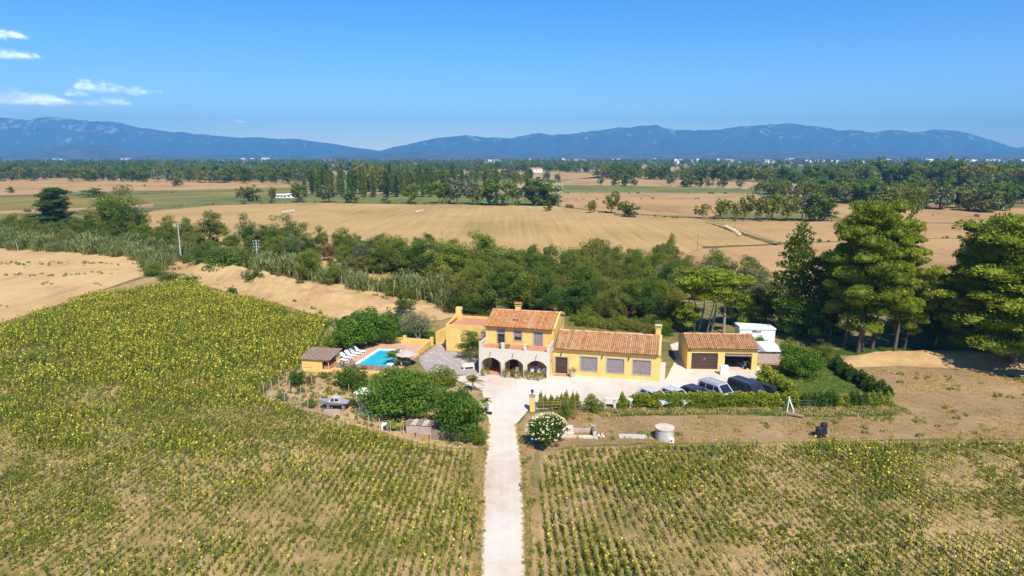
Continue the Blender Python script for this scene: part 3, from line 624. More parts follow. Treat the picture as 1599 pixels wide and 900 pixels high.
# left annex with flat roof: x -7.7..0.09, y 9.3..15
an = MB(); wall_open(an, -7.7, 0.09, 9.3, 0, 3.95, [(-2.35,-1.25,1.9,3.25)], .2)
an.quad((-7.7,15.5,0),(-7.7,9.3,0),(-7.7,9.3,3.95),(-7.7,15.5,3.95)); an.quad((.09,15.5,0),(-7.7,15.5,0),(-7.7,15.5,3.95),(.09,15.5,3.95)); an.quad((.09,11.41,0),(.09,15.5,0),(.09,15.5,3.95),(.09,11.41,3.95))
an.obj('annex_wall', M['plaster'], house)
q = MB(); q.box(-7.69,9.31,3.4,.08,15.4,3.62); q.obj('flat_roof', M['terracotta'], house)
q = MB(); q.xprism([(9.3,3.951),(15.5,3.951),(15.5,4.6),(9.3,4.02)], -7.7, -7.42); q.box(-7.41,9.3,3.951,.09,9.5,4.02); q.obj('annex_parapet', M['plaster'], house)
q = MB(); q.bbox(-7.75,14.0,3.4,-6.85,14.8,5.5,.02); ac = q.obj('chimney', M['plaster'], house)
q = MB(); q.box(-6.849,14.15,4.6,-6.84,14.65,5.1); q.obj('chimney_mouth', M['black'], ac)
q = MB(); q.box(-2.35,9.42,1.9,-1.25,9.46,3.25); aw = q.obj('arched_window', M['shutter'], house)
q = MB()
for k in range(8):
    t0, t1 = math.pi*k/8, math.pi*(k+1)/8
    for (r0, r1) in ((.55, .75),): q.prism([(-1.8+r0*math.cos(t0),0),(-1.8+r0*math.cos(t0),0.01),(-1.8+r0*math.cos(t1),0.01)],0,0) if False else None
    pa = [(-1.8+.55*math.cos(t0), 2.95+.55*math.sin(t0)), (-1.8+.75*math.cos(t0), 2.95+.75*math.sin(t0)), (-1.8+.75*math.cos(t1), 2.95+.75*math.sin(t1)), (-1.8+.55*math.cos(t1), 2.95+.55*math.sin(t1))]
    vs = [(x, 9.24, z) for x, z in pa] + [(x, 9.299, z) for x, z in pa]
    q.add(vs, [(3,2,1,0),(4,5,6,7),(0,1,5,4),(1,2,6,5),(2,3,7,6),(3,0,4,7)])
q.obj('arch_surround', M['trim'], aw)

# terrace pots and porch furniture
def pot(name, label, loc, r, h, plant, ph, mat='terracotta', group=None):
    t = thing(name, label, 'plant pot', loc, random.uniform(0, 6), group)
    m = MB(); m.cyl(0,0,0,h,r*.7,r,12); m.cyl(0,0,h,h+.05,r*1.1,r*1.1,12); m.obj('pot', M[mat], t)
    P = PROTO_SMALL[plant]; o = link('foliage', P, t, (0,0,h), 0, ph); return t

# ------------------------------------------------------------------ garage
GO, GAR = (23.45, 87.9), R(-3.0)
garage = thing('garage', 'yellow double garage with tiled roof, left door shut and right door half open', 'garage', GO, GAR)
g = MB(); gops = [(0.55,4.05,0.0,2.28),(4.95,8.5,0.0,2.28)]
wall_open(g, 0, 9.2, 0, 0, 2.95, gops, .3)
gable(g, 0, 0, 0, 3.3, 6.4, 2.95, 3.95, 2.95, True); gable(g, 9.2, 0, 0, 3.3, 6.4, 2.95, 3.95, 2.95); g.quad((9.2,6.4,0),(0,6.4,0),(0,6.4,2.95),(9.2,6.4,2.95))
g.obj('wall', M['plaster'], garage)
q = MB(); q.xprism([(-.3,2.86),(3.3,3.97),(6.7,2.86),(6.7,2.94),(3.3,4.05),(-.3,2.94)], 0.02, 9.3); gr = q.obj('roof', M['tile2'], garage)
tiles(gr, 0.0, 9.32, -.36, 2.94, 3.3, 4.05, M['tile2'], 21, .27); tiles(gr, 0.0, 9.32, 6.75, 2.94, 3.3, 4.05, M['tile2'], 22, .27); ridge(gr, 0, 9.32, 3.3, 4.08, M['tile2'], 23)
q = MB(); q.box(.55,.22,.02,4.05,.26,2.27); dl = q.obj('closed_door', M['brown'], garage)
for k in range(5):
    q = MB(); q.box(.62,.19,.06+k*.44,3.98,.219,.44+k*.44); q.obj('door_panel', M['brown'], dl)
q = MB(); q.box(2.2,.15,1.35,2.42,.189,1.47); q.obj('handle', M['metal'], dl)
q = MB(); q.add([(4.98,-.25,1.98),(8.47,-.25,1.98),(8.47,2.0,2.24),(4.98,2.0,2.24),(4.98,-.25,2.05),(8.47,-.25,2.05),(8.47,2.0,2.31),(4.98,2.0,2.31)], [(3,2,1,0),(4,5,6,7),(0,1,5,4),(1,2,6,5),(2,3,7,6),(3,0,4,7)]); q.obj('raised_door', M['shutter'], garage)
q = MB(); q.box(.1,.35,0.0,9.1,6.3,.03); q.obj('floor', M['concrete'], garage)
q = MB(); q.bbox(.18,-.09,2.5,.32,-.002,2.75,.02); q.obj('wall_lamp', M['black'], garage)
# motor scooter inside the right bay
sc_ = thing('scooter', 'dark motor scooter standing inside the half open right garage bay', 'scooter', (GO[0]+7.6, GO[1]+.5), R(200))
for y in (-.6,.6):
    q = MB(); q.tube([(-.05,y,.25),(.05,y,.25)], .25, 14); q.obj('wheel', M['rubber'], sc_)
q = MB(); q.xprism([(-.75,.35),(-.75,.7),(-.1,.75),(0,.35),(.35,.35),(.5,.95),(.6,.95),(.5,.28)], -.16, .16); q.obj('body', paint('scooter_paint', (.10,.16,.22)), sc_)
q = MB(); q.tube([(-.33,.5,1.05),(.33,.5,1.05)], .02, 6); q.obj('handlebar', M['metal'], sc_)
q = MB(); q.bbox(-.13,-.72,.72,.13,-.08,.82,.03); q.obj('seat', M['black'], sc_)
# white appliance box before the garage
fb = thing('appliance_box', 'white cabinet standing on the gravel between the garage doors', 'cabinet', G(1130, 585), R(-4))
q = MB(); q.bbox(-.5,-.3,.05,.5,.35,1.12,.04); q.obj('body', M['plastic'], fb); q = MB(); q.bbox(-.54,-.34,1.121,.54,.39,1.22,.03); q.obj('lid', M['white'], fb)
# white cabin behind the garage
cb = thing('site_cabin', 'white flat roofed site cabin with black lettering behind the garage', 'cabin', (35.0, 101.75), R(-2))
q = MB(); q.xprism([(0,0),(2.6,0),(2.6,1.95),(0,1.95)], 0, 5.4); q.obj('wall', M['white'], cb)
q = MB(); q.add([(-.1,-.12,1.96),(5.5,-.12,1.96),(5.5,2.7,1.96),(-.1,2.7,1.96),(-.1,-.12,2.42),(5.5,-.12,2.12),(5.5,2.7,2.12),(-.1,2.7,2.42)], [(3,2,1,0),(4,5,6,7),(0,1,5,4),(1,2,6,5),(2,3,7,6),(3,0,4,7)]); q.obj('roof', M['white'], cb)
tx = bpy.data.curves.new('lettering', 'FONT'); tx.body = 'Bilibouh'; tx.size = .42; tx.extrude = .01; tx.offset = .012; tx.materials.append(M['black'])
tq = bpy.data.objects.new('lettering_curve', tx); tm = bpy.data.meshes.new_from_object(tq); bpy.data.objects.remove(tq)
to = link('lettering', tm, cb); to.location = (1.9, -.02, 1.5); to.rotation_euler = (R(90), 0, 0)
# lean-to with white sheets
lt = thing('lean_to_shed', 'low shed with a white corrugated sheet roof right of the garage', 'shed', (33.2, 90.6), R(-3))
q = MB(); q.box(.1,.1,0,3.9,.18,1.7); q.box(.1,4.2,0,3.9,4.28,1.85); q.box(3.82,.18,0,3.9,4.2,1.7); q.obj('wall', M['block'], lt)
for k in range(5):
    q = MB(); n = 10; x0 = -.05+k*.84
    for i in range(n):
        xa, xb = x0+.83*i/n, x0+.83*(i+1)/n; za, zb = (.025*(-1)**i), (.025*(-1)**(i+1))
        q.quad((xa,-.2,1.75+za),(xb,-.2,1.75+zb),(xb,4.5,1.95+zb),(xa,4.5,1.95+za))
    q.obj('roof_sheet', M['tin'] if k in (1,) else M['white'], lt)

# ------------------------------------------------------------------ pool garden (house axes)
pool_w = MB()
PX0, PX1, PY0, PY1 = -17.3, -12.6, -0.6, 7.3
deck = MB(); X0, X1, Y0, Y1 = -21.9, -10.7, -2.6, 11.3
for (a, b, c_, d_) in ((X0, PX0-.4, Y0, Y1), (PX1+.4, X1, Y0, Y1), (PX0-.4, PX1+.4, Y0, PY0-.4), (PX0-.4, PX1+.4, PY1+.4, Y1)):
    deck.box(a, c_, -.05, b, d_, .12)
props(deck.obj('pool_deck', M['deck'], None, HO, HA), kind='structure')
pl = thing('swimming_pool', 'rectangular swimming pool with turquoise water and white coping on the terracotta deck', 'pool', HO, HA)
q = MB()
q.box(PX0-.4,PY0-.4,-.04,PX0,PY1+.4,.16); q.box(PX1,PY0-.4,-.04,PX1+.4,PY1+.4,.16); q.box(PX0,PY0-.4,-.04,PX1,PY0,.16); q.box(PX0,PY1,-.04,PX1,PY1+.4,.16)
q.obj('coping', M['white'], pl)
def water_mat():
    m, nt, b = nodes('pool_water'); co = coords(nt, False)
    nt.links.new(ramp(nt, noise_(nt, co, 0.5, 4, 0.5, 1.5), [(0.3, (0.02, 0.40, 0.52)), (0.7, (0.05, 0.52, 0.62))]), b.inputs['Base Color'])
    b.inputs['Roughness'].default_value = 0.06; b.inputs['IOR'].default_value = 1.33
    bump(nt, b, noise_(nt, co, 2.2, 4, 0.6, 0.6), 0.12, 0.05); return m
q = MB(); q.quad((PX0,PY0,.03),(PX1,PY0,.03),(PX1,PY1,.03),(PX0,PY1,.03)); q.obj('water', water_mat(), pl)
lad = MB()
for x in (-14.2, -13.7): lad.tube([(x,7.2,.05),(x,7.25,.75),(x,7.5,.95),(x,7.85,.75),(x,7.9,.12)], .025, 6)
lad.obj('ladder', M['metal'], pl)
def lwall(name, label, pts, h, th, cat='wall', mat='plaster', posts=(), ph=0.35, group=None):
    t = thing(name, label, cat, HO, HA, group)
    for i, (a, b) in enumerate(zip(pts, pts[1:])):
        d = Vector((b[0]-a[0], b[1]-a[1], 0)); n = Vector((-d.y, d.x, 0)).normalized()*th/2
        h0 = h if not hasattr(h, '__len__') else h[i]; h1 = h if not hasattr(h, '__len__') else h[i+1]
        v = [(a[0]-n.x,a[1]-n.y),(b[0]-n.x,b[1]-n.y),(b[0]+n.x,b[1]+n.y),(a[0]+n.x,a[1]+n.y)]
        q = MB(); q.add([(x,y,0) for x,y in v]+[(v[0][0],v[0][1],h0),(v[1][0],v[1][1],h1),(v[2][0],v[2][1],h1),(v[3][0],v[3][1],h0)], [(3,2,1,0),(4,5,6,7),(0,1,5,4),(1,2,6,5),(2,3,7,6),(3,0,4,7)])
        q.obj('wall_length', M[mat], t)
    for (x, y) in posts:
        q = MB(); q.bbox(x-.22,y-.22,.0,x+.22,y+.22,(h if not hasattr(h,'__len__') else max(h))+ph,.02); q.obj('pier', M[mat], t)
    return t
lwall('garden_wall', 'low yellow wall with square piers between the pool deck and lawn', [(-19.2,11.5),(-15.2,11.5),(-10.85,11.4),(-10.75,5.6)], .95, .2, 'wall', 'plaster', [(-19.3,11.5),(-15.1,11.5),(-10.75,11.5)])
lwall('garden_wall', 'tall yellow garden wall at the left edge of the pool under the trees', [(-23.2,9.0),(-20.4,11.5)], 1.5, .2)
lwall('garden_wall', 'sloping yellow wall beside the flagstone path left of the annex', [(-10.2,11.9),(-8.9,15.8)], [2.0,2.4], .25)
q = MB(); q.bbox(-.45,-.1,0,.45,.1,2.1,.02); q.box(-.36,-.13,.15,.36,-.101,1.95)
gt = thing('garden_door', 'white shower panel standing at the corner of the low pool wall', 'door', HW(-19.95, 11.3), HA); q.obj('panel', M['white'], gt)
q = MB(); q.tube([(0,0,2.1),(.05,0,2.9),(.25,-.1,3.1)], .03, 6); q.obj('shower_pipe', M['metal'], gt)
# wind screen in front of the pool
ws = thing('screen_fence', 'brown mesh windbreak fence along the front edge of the pool', 'fence', HO, HA)
wp = [(-19.0,-2.9),(-17.3,-3.0),(-15.6,-3.05),(-13.9,-3.05),(-12.2,-3.0),(-10.5,-2.9)]
for a, b in zip(wp, wp[1:]): q = MB(); q.box(a[0]+.03,a[1]-.015,.05,b[0]-.03,a[1]+.015,1.1); q.obj('mesh_panel', M['rust'], ws)
for a in wp: q = MB(); q.cyl(a[0],a[1],0,1.2,.03,.03,6); q.obj('post', M['wood'], ws)
lwall('retaining_wall', 'low yellow retaining wall below the brown pool windbreak', [(-23.0,-4.3),(-19.2,-4.2),(-19.1,-3.35),(-10.0,-3.3)], .42, .25)
# pool hut
hut = thing('pool_hut', 'small yellow pool hut with plank roof and stove pipe left of the loungers', 'hut', HW(-23.5, -3.9), HA + R(3))
q = MB(); wall_open(q, 0, 3.9, 0, 0, 2.0, [(.35,1.5,.15,.45),(2.9,3.8,.2,1.7)], .2)
q.quad((0,3.4,0),(0,0,0),(0,0,2.0),(0,3.4,2.5)); q.quad((3.9,3.4,0),(0,3.4,0),(0,3.4,2.5),(3.9,3.4,2.5)); q.quad((3.9,2.2,0),(3.9,3.4,0),(3.9,3.4,2.5),(3.9,2.2,2.32)); q.obj('wall', M['plaster'], hut)
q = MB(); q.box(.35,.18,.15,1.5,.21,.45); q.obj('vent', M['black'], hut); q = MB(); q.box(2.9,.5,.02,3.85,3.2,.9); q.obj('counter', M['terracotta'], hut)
for k in range(9):
    q = MB(); x = -.25+k*.5
    q.add([(x,-.3,2.02),(x+.46,-.3,2.02),(x+.46,3.7,2.62),(x,3.7,2.62),(x,-.3,2.1),(x+.46,-.3,2.1),(x+.46,3.7,2.7),(x,3.7,2.7)], [(3,2,1,0),(4,5,6,7),(0,1,5,4),(1,2,6,5),(2,3,7,6),(3,0,4,7)]); q.obj('roof_plank', M['wood'], hut)
q = MB(); q.cyl(1.6,1.2,2.2,3.3,.09,.09,8); q.cyl(1.6,1.2,3.3,3.4,.16,.12,8); q.obj('stove_pipe', M['rust'], hut)
hut.scale = (1, 1, .8)
# loungers
def lounger_proto():
    q = MB(); q.bbox(-.32,-.95,.25,.32,.35,.33,.03); q.add([(-.32,.36,.26),(.32,.36,.26),(.32,.95,.80),(-.32,.95,.80),(-.32,.32,.33),(.32,.32,.33),(.32,.91,.87),(-.32,.91,.87)], [(3,2,1,0),(4,5,6,7),(0,1,5,4),(1,2,6,5),(2,3,7,6),(3,0,4,7)])
    bed = q.mesh('bed', M['plastic']); l = MB(); l.box(-.04,-.04,0,.04,.04,.25); leg = l.mesh('leg', M['plastic']); return bed, leg
LB, LL = lounger_proto()
for i in range(6):
    w_ = ['nearest the hut', 'second from the hut', 'third from the hut', 'fourth from the hut', 'fifth from the hut', 'farthest from the hut'][i]
    t = thing('sun_lounger', f'white plastic sun lounger beside the pool, {w_}', 'sun lounger', (*HW(-20.1 + .12*i, -.5 + i*1.12), .12), HA + R(80 + 4*random.uniform(-1, 1)), 'white sun loungers beside the pool')
    link('bed', LB, t)
    for x, y in ((-.26,-.85),(.26,-.85),(-.26,.3),(.26,.3)): link('leg', LL, t, (x, y, 0))
# thatched parasol, table
def parasol(label, loc, r=1.5, h=2.3, mat='thatch'):
    t = thing('parasol', label, 'parasol', loc)
    q = MB(); q.cyl(0,0,0,h,.04,.04,8); q.obj('pole', M['wood'], t)
    q = MB(); n = 20
    for k in range(n):
        a0, a1 = 2*math.pi*k/n, 2*math.pi*(k+1)/n; rr = r*(1+.05*(-1)**k); r2 = r*(1+.05*(-1)**(k+1))
        q.add([(0,0,h+.35),(rr*math.cos(a0),rr*math.sin(a0),h-.35),(r2*math.cos(a1),r2*math.sin(a1),h-.35)], [(0,1,2)])
    q.obj('canopy', M[mat], t)
parasol('pale thatched parasol between the pool corner and flagstone path', (*HW(-10.6, 1.2), .05), 1.5, 1.9)
tb = thing('garden_table', 'small white table with chairs partly hidden by palms beside the pool', 'table', (*HW(-12.0, -1.2), .12), HA)
q = MB(); q.cyl(0,0,.7,.74,.5,.5,16); q.obj('top', M['plastic'], tb); q = MB(); q.cyl(0,0,0,.7,.06,.06,8); q.obj('leg', M['plastic'], tb)

# flagstone path, every stone laid
def flagstones():
    base = MB(); pts = [(-10.3,12.2),(-9.6,14.5),(-7.9,14.5),(-7.9,9.1),(-.2,9.1),(-.2,-.6),(-2.2,-1.0),(-4.2,-1.7),(-6.5,-1.6),(-9.2,2.5),(-10.4,5.2)]
    base.poly([(x, y, .012) for x, y in pts]); b = base.obj('flagstone_patio', plain('mortar', (.36,.30,.25), .95, .15, 2), None, HO, HA); props(b, kind='structure')
    if b.data.polygons[0].normal.z < 0: b.data.flip_normals()
    mats = [plain('flagstone_%s' % n, c, .85, .14, 2, None, .4, .01) for n, c in (('grey', (.40,.34,.31)), ('rose', (.44,.34,.29)), ('pale', (.50,.43,.38)))]
    r = random.Random(4); cells = []
    def inside(x, y):
        n = len(pts); c = False
        for i in range(n):
            (xa, ya), (xb, yb) = pts[i], pts[(i+1) % n]
            if (ya > y) != (yb > y) and x < (xb-xa)*(y-ya)/(yb-ya)+xa: c = not c
        return c
    S = .62; nx, ny = 18, 27; P = {}
    for i in range(nx+2):
        for j in range(ny+2): P[i, j] = (-10.5 + i*S + (S*.5 if j % 2 else 0) + r.uniform(-.16,.16), -1.9 + j*S + r.uniform(-.16,.16))
    k = 0
    for i in range(nx):
        for j in range(ny):
            q4 = [P[i,j], P[i+1,j], P[i+1,j+1], P[i,j+1]]; cx = sum(p[0] for p in q4)/4; cy_ = sum(p[1] for p in q4)/4
            if not all(inside(*p) for p in q4) or k >= 300: continue
            # cut the corners so that no two stones share an outline
            o8 = []
            for a_ in range(4):
                p, nxt, prv = q4[a_], q4[(a_+1) % 4], q4[a_-1]; t = r.uniform(.12,.3)
                o8 += [(p[0]+(prv[0]-p[0])*t, p[1]+(prv[1]-p[1])*t), (p[0]+(nxt[0]-p[0])*t, p[1]+(nxt[1]-p[1])*t)]
            o8 = [(cx+(x-cx)*.95, cy_+(y-cy_)*.95) for x, y in o8]; m = MB(); m.prism([(x-cx, y-cy_) for x, y in o8], 0, .03 + r.uniform(0,.012))
            m.obj('flagstone', mats[k % 3 if r.random() < .6 else 0], b, (cx, cy_, .014)); k += 1
flagstones()
# ------------------------------------------------------------------ vehicles
def vehicle(name, label, cat, loc, rz, L, W, H, belt, prof, wins, col, wheels, wr=0.33):
    """prof: side outline (x,z), rear to front, above the belt the cabin tapers; wins: side panes (xb0,xb1,xt0,xt1,z0,z1)"""
    t = thing(name, label, cat, loc, rz, 'vehicles parked behind the hedge')
    hw = lambda z: W/2 if z <= belt else W/2*(1 - 0.16*(z-belt)/(H-belt))
    m = MB(); n = len(prof)
    l = [(x, hw(z), z) for x, z in prof]; r_ = [(x, -hw(z), z) for x, z in prof]
    for i in range(n-1): m.quad(l[i], l[i+1], r_[i+1], r_[i])
    m.quad(l[-1], l[0], r_[0], r_[-1])
    lo = [p for p in prof if p[1] <= belt+1e-6]; hi = [p for p in prof if p[1] >= belt-1e-6]
    for sgn in (1, -1):
        for part in (lo, hi):
            pts = [(x, sgn*hw(z), z) for x, z in part]; m.poly(pts if sgn > 0 else pts[::-1])
    P = paint(name + '_paint', col); m.obj('body', P, t)
    for (a0, a1, b0, b1, z0, z1) in wins:
        for sgn in (1, -1):
            e = .008*sgn; q = MB(); q.quad((a0,sgn*hw(z0)+e,z0),(a1,sgn*hw(z0)+e,z0),(b1,sgn*hw(z1)+e,z1),(b0,sgn*hw(z1)+e,z1)); q.obj('side_window', M['glass'], t)
    def slope_pane(nm, i, j, t0, t1, k=.84):
        (xa, za), (xb, zb) = prof[i], prof[j]; dx, dz = xb-xa, zb-za; ln = math.hypot(dx, dz); nx, nz = -dz/ln, dx/ln
        if nx*(xa - L/2) < 0: nx, nz = -nx, -nz
        A = (xa+dx*t0+nx*.01, za+dz*t0+nz*.01); B = (xa+dx*t1+nx*.01, za+dz*t1+nz*.01)
        q = MB(); q.quad((A[0],-hw(A[1])*k,A[1]),(A[0],hw(A[1])*k,A[1]),(B[0],hw(B[1])*k,B[1]),(B[0],-hw(B[1])*k,B[1])); q.obj(nm, M['glass'], t)
    tops = [i for i, p in enumerate(prof) if p[1] >= belt-1e-6]
    slope_pane('rear_window', tops[0], tops[1], .12, .9); slope_pane('windscreen', tops[-2], tops[-1], .08, .92)
    for x in wheels:
        for sgn in (1, -1):
            q = MB(); q.tube([(x, sgn*(W/2-.2), wr), (x, sgn*(W/2+.02), wr)], wr, 16); w_ = q.obj('wheel', M['rubber'], t)
            q = MB(); q.tube([(x, sgn*(W/2+.021), wr), (x, sgn*(W/2+.03), wr)], wr*.6, 12); q.obj('rim', M['metal'], w_)
    zf = max(.55, prof[-2][1]*.8)
    for sgn in (1, -1):
        q = MB(); q.bbox(L-.06, sgn*W*.36-.14, zf-.1, L+.015, sgn*W*.36+.14, zf+.06, .02); q.obj('headlight', M['plastic'], t)
        q = MB(); q.bbox(-.012, sgn*W*.42-.08, belt-.35, .05, sgn*W*.42+.08, belt-.02, .02); q.obj('tail_light', paint('lamp_red', (.4,.02,.02)), t)
        q = MB(); q.bbox(prof[tops[-1]][0]-.55, sgn*(W/2+.12)-.08, belt+.02, prof[tops[-1]][0]-.4, sgn*(W/2+.12)+.08, belt+.2, .03); q.obj('door_mirror', M['black'], t)
    q = MB(); q.bbox(L-.05, -W*.46, .3, L+.05, W*.46, .5, .03); q.bbox(-.05, -W*.46, .35, .05, W*.46, .55, .03); q.obj('bumper', M['black'], t)
    for sgn in (1, -1): pass
    return t
SED = [(0,.28),(0,.9),(.55,.95),(1.0,1.42),(2.25,1.45),(3.1,.95),(4.1,.78),(4.2,.28)]
def car(label, px, py, rz, col):
    vehicle('parked_car', label, 'car', G(px, py), rz, 4.2, 1.75, 1.45, .95, [(0,.28),(0,.95),(.5,1.40),(2.3,1.45),(3.15,.95),(4.1,.76),(4.2,.28)], [(.45,1.55,.75,1.55,1.0,1.34),(1.65,2.85,1.65,2.3,1.0,1.36)], col, (.75, 3.4), .31)
VAN = [(0,.3),(0,1.05),(.12,1.85),(.4,1.93),(3.1,1.93),(3.95,1.05),(4.75,.85),(4.85,.3)]
def van(label, px, py, rz, col, s=1.0):
    v = vehicle('parked_van', label, 'van', G(px, py), rz, 4.85, 1.9, 1.93, 1.05, [(0,.3),(0,1.05),(.12,1.88),(3.05,1.93),(3.95,1.05),(4.75,.85),(4.85,.3)], [(.3,1.3,.38,1.3,1.12,1.72),(1.4,2.45,1.4,2.45,1.12,1.74),(2.55,3.6,2.55,3.0,1.12,1.74)], col, (.9, 3.85), .34)
    for y in (-.6, .6): q = MB(); q.tube([(.5,y,1.98),(2.9,y,1.98)], .025, 6); q.obj('roof_rail', M['metal'], v)
    v.scale = (s, s, s); return v
VR = R(-58)
car('white car parked farthest left behind the low hedge', 1003, 620, VR, (.75,.75,.76))
car('white car parked second from left behind the low hedge', 1036, 619, VR, (.72,.73,.75))
car('dark grey rounded car parked left of the silver van', 1068, 616, VR, (.05,.055,.065))
van('silver minivan with dark windows parked between two dark vehicles', 1096, 613, VR, (.55,.58,.62))
van('dark navy van with a long flat roof beside the silver minivan', 1142, 612, VR, (.035,.04,.055), 1.06)
car('dark green car parked farthest right beside the tall hedge', 1184, 612, VR, (.03,.04,.04))

# ------------------------------------------------------------------ gate, fences and yard things
gp_ = thing('gate_pier', 'yellow gate pier with a lantern on top beside the drive', 'gate pier', G(831, 642))
q = MB(); q.bbox(-.28,-.28,0,.28,.28,1.75,.02); q.obj('pier', M['plaster'], gp_); q = MB(); q.box(-.34,-.34,1.751,.34,.34,1.84); q.obj('cap', M['rust'], gp_)
q = MB(); q.cyl(0,0,1.841,2.1,.03,.03,6); q.cyl(0,0,2.1,2.42,.10,.17,8); q.cyl(0,0,2.42,2.55,.2,.03,8); q.obj('lantern', M['black'], gp_)
def fence(name, label, pts, h, posts_mat, rail_mat, rails=2, panel=None, gap=1.6, group=None, wpts=None, pr=.05):
    t = thing(name, label, 'fence', (0,0,0), 0, group); P = wpts or [G(*p) for p in pts]
    pos = []
    for a, b in zip(P, P[1:]):
        n = max(1, round(math.hypot(b[0]-a[0], b[1]-a[1]) / gap))
        pos += [(a[0]+(b[0]-a[0])*k/n, a[1]+(b[1]-a[1])*k/n) for k in range(n)]
    pos.append(P[-1]); t.location = (pos[0][0], pos[0][1], 0); ox, oy = pos[0]; pos = [(x-ox, y-oy) for x, y in pos]
    for i, (x, y) in enumerate(pos):
        q = MB(); q.tube([(x,y,-.05),(x+random.uniform(-.03,.03),y,h*random.uniform(1,1.12))], pr, 6); q.obj('post', M[posts_mat], t)
    for a, b in zip(pos, pos[1:]):
        for k in range(rails):
            z = h*(k+1)/rails*.96; q = MB(); q.tube([(a[0],a[1],z),(b[0],b[1],z+random.uniform(-.03,.03))], .03 if rail_mat not in ('metal', 'tin') else .006, 5); q.obj('rail', M[rail_mat], t)
        if panel:
            d = Vector((b[0]-a[0], b[1]-a[1], 0)); nn = Vector((-d.y, d.x, 0)).normalized()*.02
            q = MB(); q.prism([(a[0]-nn.x,a[1]-nn.y),(b[0]-nn.x,b[1]-nn.y),(b[0]+nn.x,b[1]+nn.y),(a[0]+nn.x,a[1]+nn.y)], .05, h*.9); q.obj('panel', M[panel], t)
    return t
fence('rail_fence', 'brown wooden rail fence with mesh running right from the gate pier', [(836,643),(888,641)], 1.15, 'wood', 'wood', 3, None, 1.0)
fence('rail_fence', 'short lichen brown rail fence piece between the clipped bushes', [(898,642),(916,641)], 1.1, 'wood', 'wood', 3, None, .8)
fence('wire_fence', 'thin wire fence with posts along the hedge garden front', [(1246,640),(1300,637),(1390,634)], 1.1, 'wood', 'tin', 3, None, 1.7, None, None, .03)
fence('wire_fence', 'thin wire fence on wooden stakes around the kitchen garden', [(470,585),(412,616),(445,634),(500,650),(560,662),(610,676),(672,690)], 1.2, 'palewood', 'metal', 4, None, 1.7, None, None, .04)
fence('board_fence', 'dark shaded board fence under the big tree beside the drive', [(672,686),(755,692)], 1.1, 'metal', 'wood', 2, 'wood', 1.5)
# stone arch bench and pots by the hedge
st = thing('stone_bench', 'pale stone table on two legs between the clipped bushes', 'bench', G(952, 637), R(-3))
q = MB(); q.bbox(-.75,-.3,1.05,.75,.3,1.2,.04); q.obj('slab', M['stone'], st)
for x in (-.55,.55): q = MB(); q.bbox(x-.14,-.22,0,x+.14,.22,1.05,.03); q.obj('leg', M['stone'], st)
ur = thing('garden_urn', 'small white garden urn on a post at the left end of the hedge', 'urn', G(984, 637))
q = MB(); q.cyl(0,0,0,.5,.12,.08,10); q.cyl(0,0,.5,.95,.10,.28,10); q.cyl(0,0,.95,1.05,.3,.3,10); q.obj('urn', M['white'], ur)
# well
wl = thing('well', 'round whitewashed concrete well head with a lid on the dry yard', 'well', (15.4, 64.9))
q = MB(); q.cyl(0,0,0,1.15,.9,.9,28); q.obj('ring', M['concrete'], wl); q = MB(); q.cyl(0,0,1.151,1.27,.97,.97,28); q.obj('lid', M['apron'], wl)
q = MB(); q.box(.28,-1.0,-.02,.75,-.6,.4); q.obj('inlet_block', M['white'], wl); q = MB(); q.tube([(.5,-1.02,.2),(.5,-1.0,.2)], .1, 10); q.obj('pipe_mouth', M['black'], wl)
sl = MB(); sl.box(-1.6,-.45,-.02,1.6,.45,.1); s_ = sl.obj('concrete_slab', M['concrete'], None, (12.5, 65.4, 0), R(-3)); props(s_, 'flat pale concrete slab left of the round well', 'slab')
# old trough / foundation
tr = thing('stone_trough', 'ruined low stone walls of an old trough beside the white flowering bush', 'ruin', G(910, 683), R(-2))
q = MB(); q.bbox(-2.6,-.2,0,-.9,1.9,.55,.05); q.obj('platform', M['apron'], tr)
q = MB(); q.bbox(-.9,1.2,0,1.0,1.5,.4,.04); q.obj('back_wall', M['block'], tr); q = MB(); q.bbox(-.9,-.3,0,1.0,.0,.25,.04); q.obj('front_kerb', M['apron'], tr)
q = MB(); q.bbox(1.0,-.35,0,1.35,1.6,.75,.05); q.obj('side_wall', M['concrete'], tr); q = MB(); q.box(1.05,-.3,.751,1.3,1.0,.80); q.obj('cap_board', M['wood'], tr)
for i in range(9):
    q = MB(); r = .12+.1*random.random(); q.cyl(0,0,0,r*1.2,r,r*.6,6,0,False); o = q.obj('stone_block', M['stone'] if i % 3 else M['brown'], None, (*G(925+i*2.2+random.uniform(-3,3), 682+random.uniform(-4,3)), -.01), random.uniform(0,3))
    props(o, 'loose rubble block in the heap right of the old trough', 'rubble', 'rubble blocks beside the old trough')
# black compost bins
for i, (px, py, h, lab) in enumerate(((1285, 683, 1.45, 'tall black compost bin with a post, right of the pair in field edge'), (1278, 684, 1.1, 'lower black compost bin, left of the pair at field edge'))):
    t = thing('compost_bin', lab, 'bin', G(px, py), R(8*i)); q = MB(); q.cyl(0,0,0,h,.42,.34,8,0,False); q.obj('body', M['black'], t); q = MB(); q.cyl(0,0,h,h+.12,.36,.2,8,0,False); q.obj('lid', M['black'], t)
pk = MB(); pk.tube([(0,0,0),(-.35,-.2,1.5)], .04, 6); props(pk.obj('stake', M['palewood'], None, G(1294, 690)), 'pale leaning stake right of the black compost bins', 'stake')
